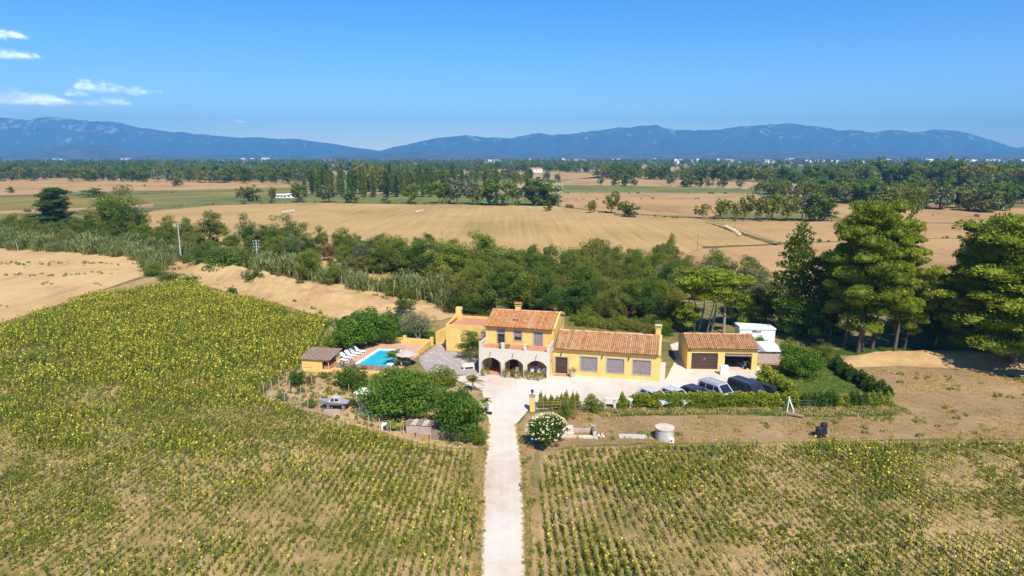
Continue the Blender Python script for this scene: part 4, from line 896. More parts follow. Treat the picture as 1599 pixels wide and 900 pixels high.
# white tripod and log
tp = thing('pole_tripod', 'white wooden tripod of poles against the hedge corner', 'tripod', G(1232, 644))
for a in (0.3, 2.2, 4.0, 5.2): q = MB(); q.tube([(.75*math.cos(a),.75*math.sin(a),0),(-.1*math.cos(a),-.1*math.sin(a)+.2,1.75)], .04, 6); q.obj('pole', M['white'], tp)
lg = MB(); lg.tube([(-.7,.4,.2),(0,0,.22),(.7,-.5,.2)], [.2,.22,.18], 8); props(lg.obj('log', M['wood'], None, G(1242, 651)), 'dark log lying on the ground beside the white tripod', 'log')
mb = thing('letter_box', 'white letter box on a dark stand at the left edge of drive', 'letter box', G(766, 648), R(10))
q = MB(); q.bbox(-.2,-.15,.45,.2,.15,1.05,.03); q.obj('box', M['white'], mb); q = MB(); q.tube([(-.12,0,0),(-.1,0,.45)], .03, 6); q.tube([(.12,0,0),(.1,0,.45)], .03, 6); q.bbox(-.16,-.12,.2,.16,.12,.449,.02); q.obj('stand', M['black'], mb)
# little boat on its prop in the kitchen garden
bt = thing('cabin_boat', 'small grey and white cabin boat propped up in kitchen garden', 'boat', (*G(524, 640), 0), R(176))
def boat():
    st_ = [(-1.5,.62,.75,.62),(-.6,.72,.62,.70),(.4,.70,.60,.74),(1.2,.42,.66,.80),(1.9,.03,.86,.90)]   # x, half width, keel z, deck z
    m = MB(); V = []
    for x, hw_, zk, zd in st_: V += [(x,-hw_,zd+.35),(x,-hw_*.75,zk+.12),(x,0,zk),(x,hw_*.75,zk+.12),(x,hw_,zd+.35)]
    F_ = [(i*5+j,(i+1)*5+j,(i+1)*5+j+1,i*5+j+1) for i in range(4) for j in range(4)] + [(0,1,2,3,4)] + [(i*5,i*5+4,(i+1)*5+4,(i+1)*5) for i in range(4)]
    m.add(V, F_); m.obj('hull', M['tin'], bt)
    c = MB(); c.add([(-.7,-.5,1.05),(.7,-.42,1.1),(.7,.42,1.1),(-.7,.5,1.05),(-.55,-.42,1.55),(.25,-.36,1.58),(.25,.36,1.58),(-.55,.42,1.55)], [(4,5,6,7),(0,1,5,4),(1,2,6,5),(2,3,7,6),(3,0,4,7)]); cb_ = c.obj('cabin', M['concrete'], bt)
    for s in (1,-1):
        for xa, xb in ((-.55,-.12),(-.02,.4)):
            g_ = MB(); g_.quad((xa,s*.49,1.16),(xb,s*.475,1.16),(xb-.1*(xb>.1),s*.42,1.48),(xa+.03,s*.43,1.48)); g_.obj('cabin_window', M['glass'], cb_)
    g_ = MB(); g_.quad((.665,-.36,1.18),(.665,.36,1.18),(.33,.32,1.53),(.33,-.32,1.53)); g_.obj('windscreen', M['glass'], cb_)
    k = MB(); k.tube([(-.1,.2,1.57),(-.3,.2,2.0)], .02, 5); k.obj('mast', M['white'], bt)
    for x in (-1.0, .7):
        k = MB(); k.bbox(x-.16,-.4,0,x+.16,.4,.66,.03); k.obj('support_block', M['wood'], bt)
boat()
th = thing('garden_hut', 'small round brown hut with a white peaked roof beside the big tree', 'hut', G(569, 640))
q = MB(); q.cyl(0,0,0,1.85,.75,.75,14); q.obj('wall', M['block'], th); q = MB(); q.cyl(0,0,1.851,2.0,1.15,1.15,4,0,False); q.cyl(0,0,2.0,2.6,1.15,.25,4,0,False); q.obj('roof', M['white'], th)
bw = MB(); bw.bbox(-.9,-.1,0,.9,.1,.62,.02); props(bw.obj('block_wall', M['block'], None, G(519, 648)), 'pinkish block wall in front of the small boat', 'wall')
bs = MB(); bs.box(-.8,-.5,.42,.8,.5,.47); props(bs.obj('blue_sheet', M['bluetin'], None, (*G(575, 645), -.35)), 'pale blue sheet on the ground under the big tree', 'sheet')
dc = thing('animal_pen', 'low pinkish concrete animal pen with board roof under tree edge', 'pen', G(655, 678), R(-8))
q = MB(); q.bbox(-1.4,-.1,0,1.3,.1,1.0,.03); q.box(-1.4,.1,0,-1.25,1.2,1.0); q.box(1.15,.1,0,1.3,1.2,1.0); q.obj('wall', M['block'], dc)
for k in range(5): q = MB(); q.box(-1.5+k*.6,-.2,1.01,-1.5+k*.6+.56,1.3,1.06); q.obj('roof_board', M['palewood'] if k % 2 else M['wood'], dc)
dk = thing('dog_kennel', 'small white kennel with a dark opening at the garden edge', 'kennel', G(603, 670), R(-10))
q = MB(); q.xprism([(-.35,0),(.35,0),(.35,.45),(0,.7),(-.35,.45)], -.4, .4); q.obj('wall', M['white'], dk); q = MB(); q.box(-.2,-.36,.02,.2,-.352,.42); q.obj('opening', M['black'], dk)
for i in range(7):
    q = MB(); h = random.uniform(1.1, 1.9); q.tube([(0,0,0),(random.uniform(-.1,.1),.05,h)], .035, 5)
    props(q.obj('garden_stake', M['palewood'], None, G(*[(452,612),(470,622),(488,606),(497,630),(536,605),(545,616),(460,634)][i])), 'bare pale stake standing in the dry kitchen garden beds', 'stake', 'stakes in the kitchen garden beds')
# poles
def pole(label, px, py, h, r=.13, mat='concrete', arms=0, lean=(0,0), cat='pole', ins=True):
    t = thing('utility_pole', label, cat, G(px, py)); q = MB(); q.tube([(0,0,-.1),(lean[0]*.5,lean[1],h*.5),(lean[0],lean[1],h)], [r*1.2,r,r*.75], 8); q.obj('shaft', M[mat], t)
    for k in range(arms):
        z = h-.15-k*.75; q = MB(); q.box(-.9+.12*k+lean[0],-.05-r,z,.9-.12*k+lean[0],.05-r,z+.1); a = q.obj('cross_arm', M['metal'], t)
        for x in (-.75,0,.75): q = MB(); q.cyl(x*(1-.13*k)+lean[0],-r,z+.101,z+.32,.06,.04,6); q.obj('insulator', M['white'], a)
    return t
pole('tall pale concrete utility pole with cross arms above the reeds', 283, 408, 10.2, .16, 'concrete', 2)
pole('shorter concrete utility pole with many stacked insulators above earth bank', 403, 420, 7.2, .16, 'concrete', 4)
pole('thin leaning wooden pole alone in the tilled field', 36, 420, 7.0, .07, 'palewood', 0, (-.9,0))
pole('thick weathered pole rising among the umbrella pines', 1130, 520, 7.4, .2, 'palebark')
pole('thin pale pole standing in the dry river bed', 535, 472, 5.2, .05, 'palewood')
pole('dark wooden pole at the right edge of the stubble field', 1089, 392, 5.0, .1, 'wood')
pole('dark wooden pole in the harvested field between the pine groups', 1436, 404, 8.0, .12, 'wood', 0, (1.0,0))
pole('thin dark pole beyond the wood in front of the stubble', 690, 384, 5.2, .08, 'wood')
pole('thin dark pole left of the tallest pine group in harvested field', 1270, 378, 3.2, .09, 'wood')
# bales
def bale_row(pts, lab, r=.65, mat='straw', grp='hay bales lying in the stubble field'):
    for i, (px, py) in enumerate(pts):
        t = thing('hay_bale', lab[i] if isinstance(lab, list) else lab, 'hay bale', G(px, py), R(random.uniform(-5,5)+65), grp)
        q = MB(); q.tube([(0,-.6,r),(0,-.58,r),(0,.58,r),(0,.6,r)], [r*.9,r,r,r*.9], 18); q.obj('roll', M[mat], t)
        for y in (-.3, .3): q = MB(); q.tube([(0,y-.02,r),(0,y+.02,r)], r+.012, 18, 0, True, False); q.obj('twine', M['white'], t)
OR = ['first', 'second', 'third', 'fourth', 'fifth', 'sixth', 'seventh']
bale_row([(1134,357),(1138,359),(1142,361),(1146,363),(1150,366),(1154,369)], ['round straw bale in the row by the ditch, %s from the far end' % o for o in OR[:6]])
bale_row([(443,334),(448,333.4),(453,332.8),(458,332.2)], ['pale round bale in the left row on stubble, %s from left' % o for o in OR[:4]], .75, 'straw')
bale_row([(651,333),(655,332),(659,331)], ['straw bale of the short row in mid stubble, %s from left' % o for o in OR[:3]], .6)
dt = sheet('field_ditch', [(1098,346),(1104,347),(1150,360),(1215,381),(1212,384),(1145,363)], .02, ground_mat('ditch_weeds', [(.3,(.08,.08,.03)),(.6,(.16,.13,.06)),(.8,(.28,.2,.11))], .2, 1, 4), .4, 3)
sheet('field_ditch', [(1095,385),(1215,381),(1225,382.5),(1100,388)], .02, bpy.data.materials['ditch_weeds'], .4, 3)
# far buildings
def far_house(label, px, py, wd, dp, h, mats, grp, rz=0.0, flat=False, windows=0):
    t = thing('house' if not flat else 'warehouse', label, 'house' if not flat else 'warehouse', G(px, py), rz, grp)
    q = MB(); q.box(-wd/2,-dp/2,0,wd/2,dp/2,h); q.obj('wall', mats[0], t)
    q = MB()
    if flat: q.box(-wd/2-.4,-dp/2-.4,h,wd/2+.4,dp/2+.4,h+.8)
    else: q.xprism([(-dp/2-.5,h),(dp/2+.5,h),(0,h+dp*.22)], -wd/2-.4, wd/2+.4)
    q.obj('roof', mats[1], t)
    for k in range(windows):
        x = -wd/2+(k+.5)*wd/windows; q = MB(); q.box(x-.7,-dp/2-.06,h*.35,x+.7,-dp/2-.004,h*.75); q.obj('window', M['glass'], t)
FW = plain('far_white_wall', (.78,.76,.72), .9, .05, .05, None, 0); FR = plain('far_clay_roof', (.45,.24,.15), .9, .1, .05, None, 0); FO = plain('far_ochre_wall', (.62,.47,.30), .9, .05, .05, None, 0)
far_house('white villa with two blocks on the plain left of centre', 772, 254.5, 60, 20, 14, (FW, FW), None, 0, True, 8)
far_house('pale gabled farm building above the tan fields at centre right', 836, 269.5, 22, 12, 6, (FW, FR), None, R(20), False, 3)
far_house('ochre gabled house showing over the right hand wood', 1422, 271, 15, 14, 10, (FO, FR), None, R(70), False, 2)
far_house('broad ochre house left of the gabled one over the wood', 1380, 269, 24, 16, 9, (FO, FO), None, 0, False, 4)
far_house('long white roofed warehouse on the far right plain', 1535, 268.0, 90, 34, 7, (FO, FW), None, R(-4), True, 12)
far_house('low white sheds among poplars beyond the stubble, left', 439, 309, 9, 5, 1.8, (FW, FW), None, 0, True, 4)
far_house('low white sheds among poplars beyond the stubble, right', 456, 309, 6, 4, 2.2, (FW, FW), None, 0, True, 2)
far_house('pale ruined farm with several roofs on the central tan field', 775, 272.0, 40, 14, 5, (FO, FR), None, 0, False, 6)
rr = random.Random(11)
for i in range(70):
    px = rr.uniform(1010, 1610); py = 250.5 + 6.5*rr.random()**1.6
    if rr.random() < .2: px = rr.uniform(820, 1010); py = rr.uniform(251, 253)
    s = rr.uniform(.8, 1.5); fl = rr.random() < .25
    far_house('tiny white building of the hazy town below right mountains', px, py, (26 if not fl else 60)*s, 16*s, 8*s, (FW if rr.random() < .75 else FO, FR if rr.random() < .5 else FW), 'far town buildings under the mountains', rr.uniform(-.5,.5), fl)
for i in range(14):
    px = rr.choice([rr.uniform(60, 110), rr.uniform(360, 480), rr.uniform(190, 210)]); s = rr.uniform(.8, 1.5)
    far_house('tiny white building at foot of the left mountain', px, 249.2+rr.random()*.9, 40*s, 20*s, 9*s, (FW, FW if i % 2 else FR), 'far buildings under the left mountains', rr.uniform(-.4,.4))
ORDS = OR + ['eighth','ninth','tenth','eleventh','twelfth','thirteenth','fourteenth','fifteenth','sixteenth','seventeenth','eighteenth','nineteenth','twentieth','twenty first','twenty second','twenty third','twenty fourth','twenty fifth','twenty sixth','twenty seventh','twenty eighth','twenty ninth','thirtieth']
# ------------------------------------------------------------------ vegetation
def unit(r, n):
    v = r.normal(size=(n, 3)); return v / np.linalg.norm(v, axis=1)[:, None]
def leafset(r, C, RD, n, size, asp=1.7, jit=0.8, up=0.35, shell=0.5, ct=None, along=False, down=0.0):
    """n leaves spread over clumps with centres C and radii RD; returns V, Q, tint"""
    C = np.asarray(C, float); RD = np.asarray(RD, float); k = len(C)
    wgt = RD[:, 0]*RD[:, 2] + RD[:, 0]**2; idx = r.choice(k, n, p=wgt/wgt.sum())
    d = unit(r, n); rad = (shell + (1-shell)*r.random(n)**0.5)[:, None]
    if down: d[:, 2] = np.where(d[:, 2] < -down, -d[:, 2]*r.random(n), d[:, 2])
    P = C[idx] + d*RD[idx]*rad
    nr = d + jit*r.normal(size=(n, 3)); nr[:, 2] += up
    nr /= np.linalg.norm(nr, axis=1)[:, None]
    t = np.cross(nr, unit(r, n)); t /= np.linalg.norm(t, axis=1)[:, None] + 1e-9; b = np.cross(nr, t)
    if along: t, nr = nr, t; b = np.cross(t, nr)      # blade points outward
    s = size*(0.6 + 0.8*r.random(n))[:, None]
    l, w = t*s*0.5, b*s*0.5/asp
    V = np.stack([P-l, P+w-l*0.1, P+l, P-w-l*0.1], 1).reshape(-1, 3)
    Q = np.arange(4*n).reshape(n, 4)
    ct = r.random(k) if ct is None else ct
    T = np.clip(0.55*ct[idx] + 0.45*r.random(n), 0, 1)
    return V, Q, T
def join(*parts):
    V, Q, T, o = [], [], [], 0
    for v, q, t in parts: V.append(v); Q.append(q+o); T.append(t); o += len(v)
    return np.concatenate(V), np.concatenate(Q), np.concatenate(T)
def limbs(base, top, targets, r0, seed, n=6, bend=0.25, mat=0):
    rr_ = random.Random(seed); m = MB(); p0, p1 = Vector(base), Vector(top); mid = (p0+p1)/2 + Vector((rr_.uniform(-bend,bend), rr_.uniform(-bend,bend), 0))
    m.tube([p0, p0.lerp(mid,.5)+Vector((bend*.2,0,0)), mid, p1], [r0*1.25, r0, r0*.85, r0*.55], n+2)
    for t in targets:
        t = Vector(t); k = rr_.uniform(.45,.95); s = p0.lerp(p1, k); h = (s+t)/2 + Vector((0,0,.12*(t-s).length))
        m.tube([s, h, t], [r0*.42, r0*.28, r0*.08], n-1)
    return m
PROTO = {}
def shade_cores(r, C, RD, k=.72):
    """rough closed ball added inside each clump to block light and deepen its shading"""
    V, Q, T = [], [], []; nu, nv = 7, 4
    for c, rd in zip(C, RD):
        b = len(V)
        for j in range(nv+1):
            for i in range(nu):
                th = math.pi*j/nv; ph = 2*math.pi*i/nu + .4*j; s = k*r.uniform(.8,1.12); V.append((c[0]+rd[0]*s*math.sin(th)*math.cos(ph), c[1]+rd[1]*s*math.sin(th)*math.sin(ph), c[2]+rd[2]*s*math.cos(th)))
        t = r.uniform(.15,.5)
        for j in range(nv):
            for i in range(nu): Q.append((b+j*nu+i, b+j*nu+(i+1)%nu, b+(j+1)*nu+(i+1)%nu, b+(j+1)*nu+i)); T.append(t)
    return np.array(V), np.array(Q), np.array(T)
def reg(name, crown, mat, trunk, tmat, far=None):
    V, Q, T = crown; cm = np_mesh(name+'_crown', V, Q, mat, T)
    PROTO[name] = dict(crown=cm, trunk=trunk.mesh(name+'_trunk', tmat) if trunk else None)
def broad(name, seed, h, rx, nc, n, leaf, mat, tmat='bark', zc=.6, rz=.42, low=0.0, cl=(.7,1.25), r0=.16, asp=1.6, stems=1, core=False):
    r = np.random.default_rng(seed); d = unit(r, nc); d[:, 2] = np.where(d[:, 2] < -.85, -d[:, 2], d[:, 2])
    lump = 1 + .22*np.sin(d[:, 0]*3.1+seed) + .18*np.sin(d[:, 1]*4.3+seed*2)
    rad = (r.random(nc)**.4*lump)[:, None]*.88
    C = np.array([0, 0, h*zc]) + d*rad*np.array([rx, rx, h*rz]); cr = r.uniform(*cl, nc)*rx/3.2
    RD = np.stack([cr, cr, cr*.8], 1)
    tg = [tuple(C[i]) for i in r.choice(nc, min(nc, 9), False)]
    tk = limbs((0,0,-.1), (0,0,h*zc), tg, r0, seed)
    for s in range(stems-1):
        a = 6.28*s/stems; q = limbs((.25*math.cos(a),.25*math.sin(a),-.1), (rx*.5*math.cos(a),rx*.5*math.sin(a),h*zc), tg[s:s+2], r0*.8, seed+s); tk.add(q.v, q.f)
    V = leafset(r, C, RD, n, leaf, asp)
    reg(name, join(V, shade_cores(r, C, RD, .55)) if core else V, LF[mat], tk, M[tmat])
def pine(name, seed, h, mat='pine', lo=.38, rmax=3.6, n=9000, tmat='bark', lean=.6, nb=30, umbrella=False, top=1.0, cone=False):
    r = np.random.default_rng(seed); C, RD, CT, tg = [], [], [], []
    ax = lambda z: np.array([lean*math.sin(z/h*2.2), lean*.6*math.sin(z/h*3+seed), z])
    for i in range(nb):
        k = (i+.5)/nb; z = h*(lo+(top-lo)*k) ; a = i*2.4+r.uniform(-.5,.5)
        if umbrella: R_ = rmax*r.uniform(.2,1)*(1-.35*max(0,k-.6))
        elif cone: R_ = rmax*(1.02-k)**.8*r.uniform(.6,1.1)
        else: R_ = rmax*math.sin(math.pi*(.12+.83*k))**.6*r.uniform(.45,1.1)
        rise = (.10 if not umbrella else .25)*R_ + r.uniform(-.5,.5)
        e = ax(z) + np.array([R_*math.cos(a), R_*math.sin(a), rise]); tg.append((ax(z*.96), e))
        for s in (1.0, .66, .36)[:3 if R_ > 1.8 else 2]:
            c = ax(z)*(1-s) + e*s + np.array([*r.normal(size=2)*.5, .2+r.normal()*.3]); q = r.uniform(.8,1.55)*(rmax/3.6)**.6
            C.append(c); RD.append((q*1.05, q*1.05, q*.68)); CT.append(r.random())
    tk = MB(); zs = [0, .2, .45, .7, .97*top]; tk.tube([tuple(ax(h*z) - np.array([0,0,.1*(z == 0)])) for z in zs], [.34*h/21, .28*h/21, .22*h/21, .14*h/21, .05], 9)
    for s, e in tg: tk.tube([tuple(s), tuple((s+e)/2+np.array([0,0,-.15])), tuple(e)], [.08,.06,.03], 5)
    for i in range(6):
        z = h*lo*r.uniform(.45,1); a = r.uniform(0,6.3); l = r.uniform(.6,1.8); s = ax(z); tk.tube([tuple(s), tuple(s+np.array([l*math.cos(a), l*math.sin(a), -.1]))], [.05,.02], 4)
    V = leafset(r, C, RD, n, .34, 2.6, .45, .45, .72, np.array(CT), True, .35)
    reg(name, join(V, shade_cores(r, C, RD, .62)), LF[mat], tk, M[tmat])  # balls added within the needle clumps stop light, so their sides shade darker
def column(name, seed, h, rx, n, leaf, mat, taper=.75, trunk=True, base=.03, asp=2.2, r0=.12):
    """upright plume: poplars, cypresses, clipped conifers"""
    r = np.random.default_rng(seed); nc = max(8, int(h*3.2)); k = (np.arange(nc)+.5)/nc; z = h*(base+(1-base)*k)
    w_ = rx*np.clip(np.minimum(1, .45+k*3)*(1-k**2.4*taper), .12, 1)*r.uniform(.8,1.15,nc); a = r.uniform(0,6.3,nc)
    C = np.stack([w_*.35*np.cos(a), w_*.35*np.sin(a), z], 1); RD = np.stack([w_*.8, w_*.8, np.full(nc, h/nc*1.6+.1)], 1)
    V, Q, T = leafset(r, C, RD, n, leaf, asp, .6, .5, .6, None, True)
    tk = None
    if trunk: tk = MB(); tk.tube([(0,0,-.1),(0,0,h*.5),(0,0,h*.92)], [r0,r0*.7,.02], 6)
    reg(name, (V, Q, T), LF[mat], tk, M['palebark'])
def blades(r, n, h, spread, lean, w, nseg=3, curl=.5):
    """arching blades from the ground; returns V, Q, T"""
    a = r.uniform(0, 6.283, n); d = np.stack([np.cos(a), np.sin(a)], 1); p = r.normal(size=(n, 2))*spread; H = h*r.uniform(.55, 1.1, n); ln = lean*r.uniform(.3, 1.2, n)*H
    s = np.stack([-d[:, 1], d[:, 0]], 1)*(w*r.uniform(.6, 1.3, n))[:, None]*.5; V = []
    for i in range(nseg+1):
        t = i/nseg; xy = p + d*(ln*t**2)[:, None]; z = H*(t - curl*t**3*.6); k = (1-t**1.5)*.95+.05
        V += [np.column_stack([xy-s*k, z]), np.column_stack([xy+s*k, z])]
    V = np.stack(V, 1).reshape(-1, 3); m = 2*(nseg+1)
    q = np.array([[2*i, 2*i+1, 2*i+3, 2*i+2] for i in range(nseg)]); Q = (np.arange(n)[:, None, None]*m + q[None]).reshape(-1, 4)
    return V, Q, np.repeat(np.clip(r.random(n)*.7+r.random()*.3, 0, 1), nseg)
def whorl(r, n, h, L, w, mat_t=(0, 1), droop=.5, z0=.0):
    """rosette of big leaves on a stem top (palms, bananas)"""
    V, Q, T = [], [], []; m = 6
    for i in range(n):
        a = i*2.399+r.uniform(-.3,.3); el = r.uniform(.05, 1.25); d = np.array([math.cos(a)*math.cos(el), math.sin(a)*math.cos(el), math.sin(el)]); s = np.array([-math.sin(a), math.cos(a), 0]); b = len(V); l = L*r.uniform(.75,1.1)
        for k in range(m+1):
            t = k/m; c = np.array([0,0,h]) + d*l*t - np.array([0,0,droop*l*t*t]); ww = w*math.sin(math.pi*(.08+.9*t))**.7
            V += [c - s*ww, c + np.array([0,0,-.12*w]), c + s*ww]
        for k in range(m):
            for j in (0, 1): Q.append((b+k*3+j, b+k*3+j+1, b+(k+1)*3+j+1, b+(k+1)*3+j)); T.append(r.uniform(*mat_t))
    return np.array(V), np.array(Q), np.array(T)
def frond(r, n, h, L, droop=.55, nl=16):
    """feather palm: leaflets along arching ribs"""
    V, Q, T = [], [], []
    for i in range(n):
        a = i*2.399; el = r.uniform(.1,1.2); d = np.array([math.cos(a)*math.cos(el), math.sin(a)*math.cos(el), math.sin(el)]); s = np.array([-math.sin(a), math.cos(a), 0]); l = L*r.uniform(.75,1.1); t0 = r.random()
        for k in range(nl):
            t = (k+1)/nl; c = np.array([0,0,h]) + d*l*t - np.array([0,0,droop*l*t*t]); q = .34*L*math.sin(math.pi*(.12+.8*t))
            for sg in (1,-1):
                e = c + s*sg*q*.8 + d*q*.35 - np.array([0,0,.3*q]); b = len(V); V += [c-d*.025, c+d*.045, e, e-d*.02]; Q.append((b,b+1,b+2,b+3)); T.append(.5*t0+.5*r.random())
    return np.array(V), np.array(Q), np.array(T)

broad('mulberry_a', 1, 5.6, 4.6, 95, 16000, .27, 'mul', 'bark', .5, .46, cl=(.55,1.0), r0=.22)
broad('mulberry_b', 2, 4.8, 3.7, 80, 12500, .27, 'mul', 'bark', .5, .46, cl=(.55,1.0), r0=.2)
for i, (mt, hh, rx) in enumerate((('dark', 8, 3.2), ('dark', 8, 3.5), ('mid', 8, 3.2), ('mid', 8.5, 3.0), ('olive', 7.5, 3.3), ('lime', 8, 3.0), ('grey', 7, 3.2), ('brown', 6, 2.8))):
    broad('tree_%d' % i, 20+i, hh, rx, 60, 8500, .21, mt, 'bark' if i % 2 else 'palebark', .5, .5, cl=(.6,1.1))
for i, mt in enumerate(('dark', 'mid', 'olive', 'brown', 'grey', 'lime')):
    broad('bush_%d' % i, 40+i, 3.0, 2.0, 36, 4600, .17, mt, 'bark', .42, .5, cl=(.7,1.2), r0=.07, stems=3)
broad('olive_tree', 60, 4.2, 2.6, 46, 5200, .24, 'grey', 'palebark', .55, .42, r0=.2, asp=3, stems=2)
pine('pine_a', 3, 21, lo=.34, rmax=5.0, nb=34, n=32000); pine('pine_b', 4, 20, lo=.32, rmax=3.6, nb=30, n=24000); pine('pine_c', 5, 20, lo=.10, rmax=5.6, nb=50, n=44000); pine('pine_d', 9, 14, lo=.28, rmax=3.6, nb=22, n=18000)
pine('umbrella_pine', 6, 9.5, lo=.66, rmax=3.4, nb=22, n=11000, umbrella=True, tmat='palebark')
pine('bushy_pine', 7, 6, lo=.2, rmax=2.3, nb=20, n=8000)
pine('dark_conifer', 8, 17, 'darkpine', .06, 4.4, 22000, nb=54, cone=True)
column('poplar', 1, 18, 1.9, 1500, .75, 'mid'); column('poplar_d', 2, 19, 1.6, 1500, .75, 'dark')
column('cypress_t', 3, 17, 4.4, 9000, .5, 'dark', .8, True, .05)
column('thuja_a', 4, 1.75, .62, 1500, .17, 'thuja', .55, True, .02, r0=.04); column('thuja_b', 5, 2.0, .5, 1400, .17, 'thuja', .8, True, .02, r0=.04); column('thuja_d', 6, 2.1, .62, 1500, .18, 'darkthuja', .7, True, .02, r0=.04)
for i, mt in enumerate(('dark', 'mid', 'olive', 'grey')):
    broad('far_tree_%d' % i, 70+i, 9, 3.8, 26, 750, .85, mt, 'bark', .5, .5)
# flowering oleander: white flowers are a crown of their own
r = np.random.default_rng(5); nc = 40; d = unit(r, nc); d[:, 2] = np.abs(d[:, 2]); C = np.array([0,0,1.1])+d*np.array([1.65,1.5,1.35])*(r.random(nc)**.4)[:, None]; RD = np.stack([np.full(nc,.55)]*3, 1)
OLE = leafset(r, C, RD, 5200, .30, 3.2, .6, .4, .5, None, True); d2 = unit(r, 330); d2[:, 2] = np.abs(d2[:, 2])*.95+.05
FL = leafset(r, np.array([0,0,1.15])+d2*np.array([2.0,1.85,1.75]), np.full((330,3),.07), 700, .14, 1.2, .9, .4)
r = np.random.default_rng(12)
PROTO_SMALL = {'mound': np_mesh('pot_foliage', *leafset(r, unit(r,14)*np.array([.55,.4,.25])+np.array([0,0,.3]), np.full((14,3),.25), 420, .13, 2.2, .7, .4)[:2], LF['olive'], None),
               'blade': np_mesh('pot_blades', *blades(r, 90, .9, .12, .45, .06)[:2], LF['reed'], None)}
for k, (me, n) in {'mound': (PROTO_SMALL['mound'], 0), 'blade': (PROTO_SMALL['blade'], 0)}.items():
    a = me.attributes.new('tint', 'FLOAT', 'FACE'); a.data.foreach_set('value', rng.random(len(me.polygons)).astype(np.float32))

def plant(proto, loc, s=1.0, label=None, group=None, name='tree', cat='tree', rz=None, sz=None):
    p = PROTO[proto]; z = sz if sz is not None else s
    t = thing(name, label, cat, loc, rng.uniform(0, 6.28) if rz is None else rz, group, (s, s, z))
    if p['trunk']: link('trunk', p['trunk'], t)
    link('crown', p['crown'], t); return t
def P_(px, py, proto, top, width=None, label=None, group=None, name='tree', cat='tree', H=None):
    """plant with its foot at a surveyed point; top = image row of its tip"""
    x, y = G(px, py); hm = (py-top)/(pxm(y)*.97); H0 = max(v[2] for v in PROTO[proto]['crown'].vertices[0:0]) if False else PH[proto]
    sz = hm/H0; s = sz if width is None else width/(pxm(y)*PW[proto]); return plant(proto, (x, y), s, label, group, name, cat, None, sz)
PH, PW = {}, {}
for k, p in PROTO.items():
    co = np.empty(len(p['crown'].vertices)*3, np.float32); p['crown'].vertices.foreach_get('co', co); co = co.reshape(-1, 3); PH[k] = float(co[:, 2].max()); PW[k] = float(np.percentile(np.abs(co[:, :2]), 98)*2)

# trees in the yard
P_(628, 648, 'mulberry_a', 572, 112, 'broad dark green shade tree left of two in front of the pool', None, 'mulberry_tree')
P_(716, 680, 'mulberry_b', 602, 88, 'broad green shade tree nearest the drive in front of the patio', None, 'mulberry_tree')
P_(556, 545, 'mulberry_b', 484, 78, 'feathery dark tree shading the loungers at the pool corner', None, 'mulberry_tree')
P_(592, 535, 'mulberry_a', 492, 62, 'dark leafy tree behind the white shower panel', None, 'mulberry_tree')
P_(650, 532, 'olive_tree', 487, 52, 'silvery grey olive tree on the lawn behind the pool', None, 'olive_tree')
P_(612, 512, 'bush_0', 480, 42, 'dark rounded clipped bush left of the olive tree', None, 'bush', 'bush')
P_(634, 490, 'tree_0', 451, 36, 'small round dark tree standing alone at the sandy track end', None, 'tree')
P_(738, 562, 'tree_0', 516, 46, 'dark spreading tree in front of the annex wall', None, 'fig_tree')
P_(546, 604, 'bush_0', 563, 46, 'dark rounded shrub left in front of the pool windbreak', None, 'bush', 'bush')
P_(562, 612, 'bush_0', 578, 30, 'small dark shrub just right of the rounded one below windbreak', None, 'bush', 'bush')
P_(464, 603, 'bush_0', 573, 24, 'dark small bush at the left corner of kitchen garden', None, 'bush', 'bush')
P_(748, 694, 'bush_1', 664, 30, 'round grey green bush on the left verge of drive', None, 'bush', 'bush')
P_(520, 548, 'bush_5', 516, 34, 'bright green bush behind the pool hut', None, 'bush', 'bush')
P_(690, 600, 'bush_1', 572, 60, 'green shrub behind the two broad shade trees by flagstones', None, 'bush', 'bush')
P_(882, 655, 'bush_1', 627, 34, 'spiky green shrub between the white flowering bush and rail fence', None, 'bush', 'bush')
P_(925, 642, 'bush_1', 613, 34, 'rounded clipped green bush right of the rail fence', None, 'bush', 'bush')
P_(1246, 588, 'mulberry_b', 540, 58, 'dark leafy fruit tree in the hedged garden', None, 'fruit_tree')
P_(1284, 560, 'tree_1', 534, 48, 'dark leafy tree behind the fruit tree at the hedge top', None, 'tree')
P_(1182, 533, 'bush_5', 521, 26, 'small leafy shrub in front of the white cabin', None, 'bush', 'bush')
P_(1232, 552, 'bush_2', 528, 30, 'yellowish shrub behind the white shed roof', None, 'bush', 'bush')
ob = thing('oleander_bush', 'big round green bush covered in white flowers beside the drive', 'bush', G(854, 696), .4, None, 1.12)
link('foliage', np_mesh('oleander_leaves', OLE[0], OLE[1], LF['dark'], OLE[2]), ob); link('flowers', np_mesh('oleander_flowers', FL[0], FL[1], leaf_mat('white_petal', [(0,(.62,.60,.52)),(1,(.85,.84,.80))], .3)), ob)
for i, (px, py, tp, k, lab) in enumerate(((485,598,588,3,'dry brown shrub behind the kitchen garden stakes'),(508,590,580,2,'olive shrub below the pool hut front'),(470,612,603,4,'grey green shrub in the left garden bed'),(486,636,622,1,'green shrub left of the small boat'),(540,600,590,3,'brown shrub right of the pool hut rubble'),(548,632,620,2,'olive shrub between the boat and round hut'),(590,600,582,5,'yellow green shrub under the pool windbreak'),(440,626,612,4,'grey shrub in the fenced garden corner'))):
    P_(px, py, 'bush_%d' % k, tp, (py-tp)*1.5, lab, None, 'bush', 'bush')
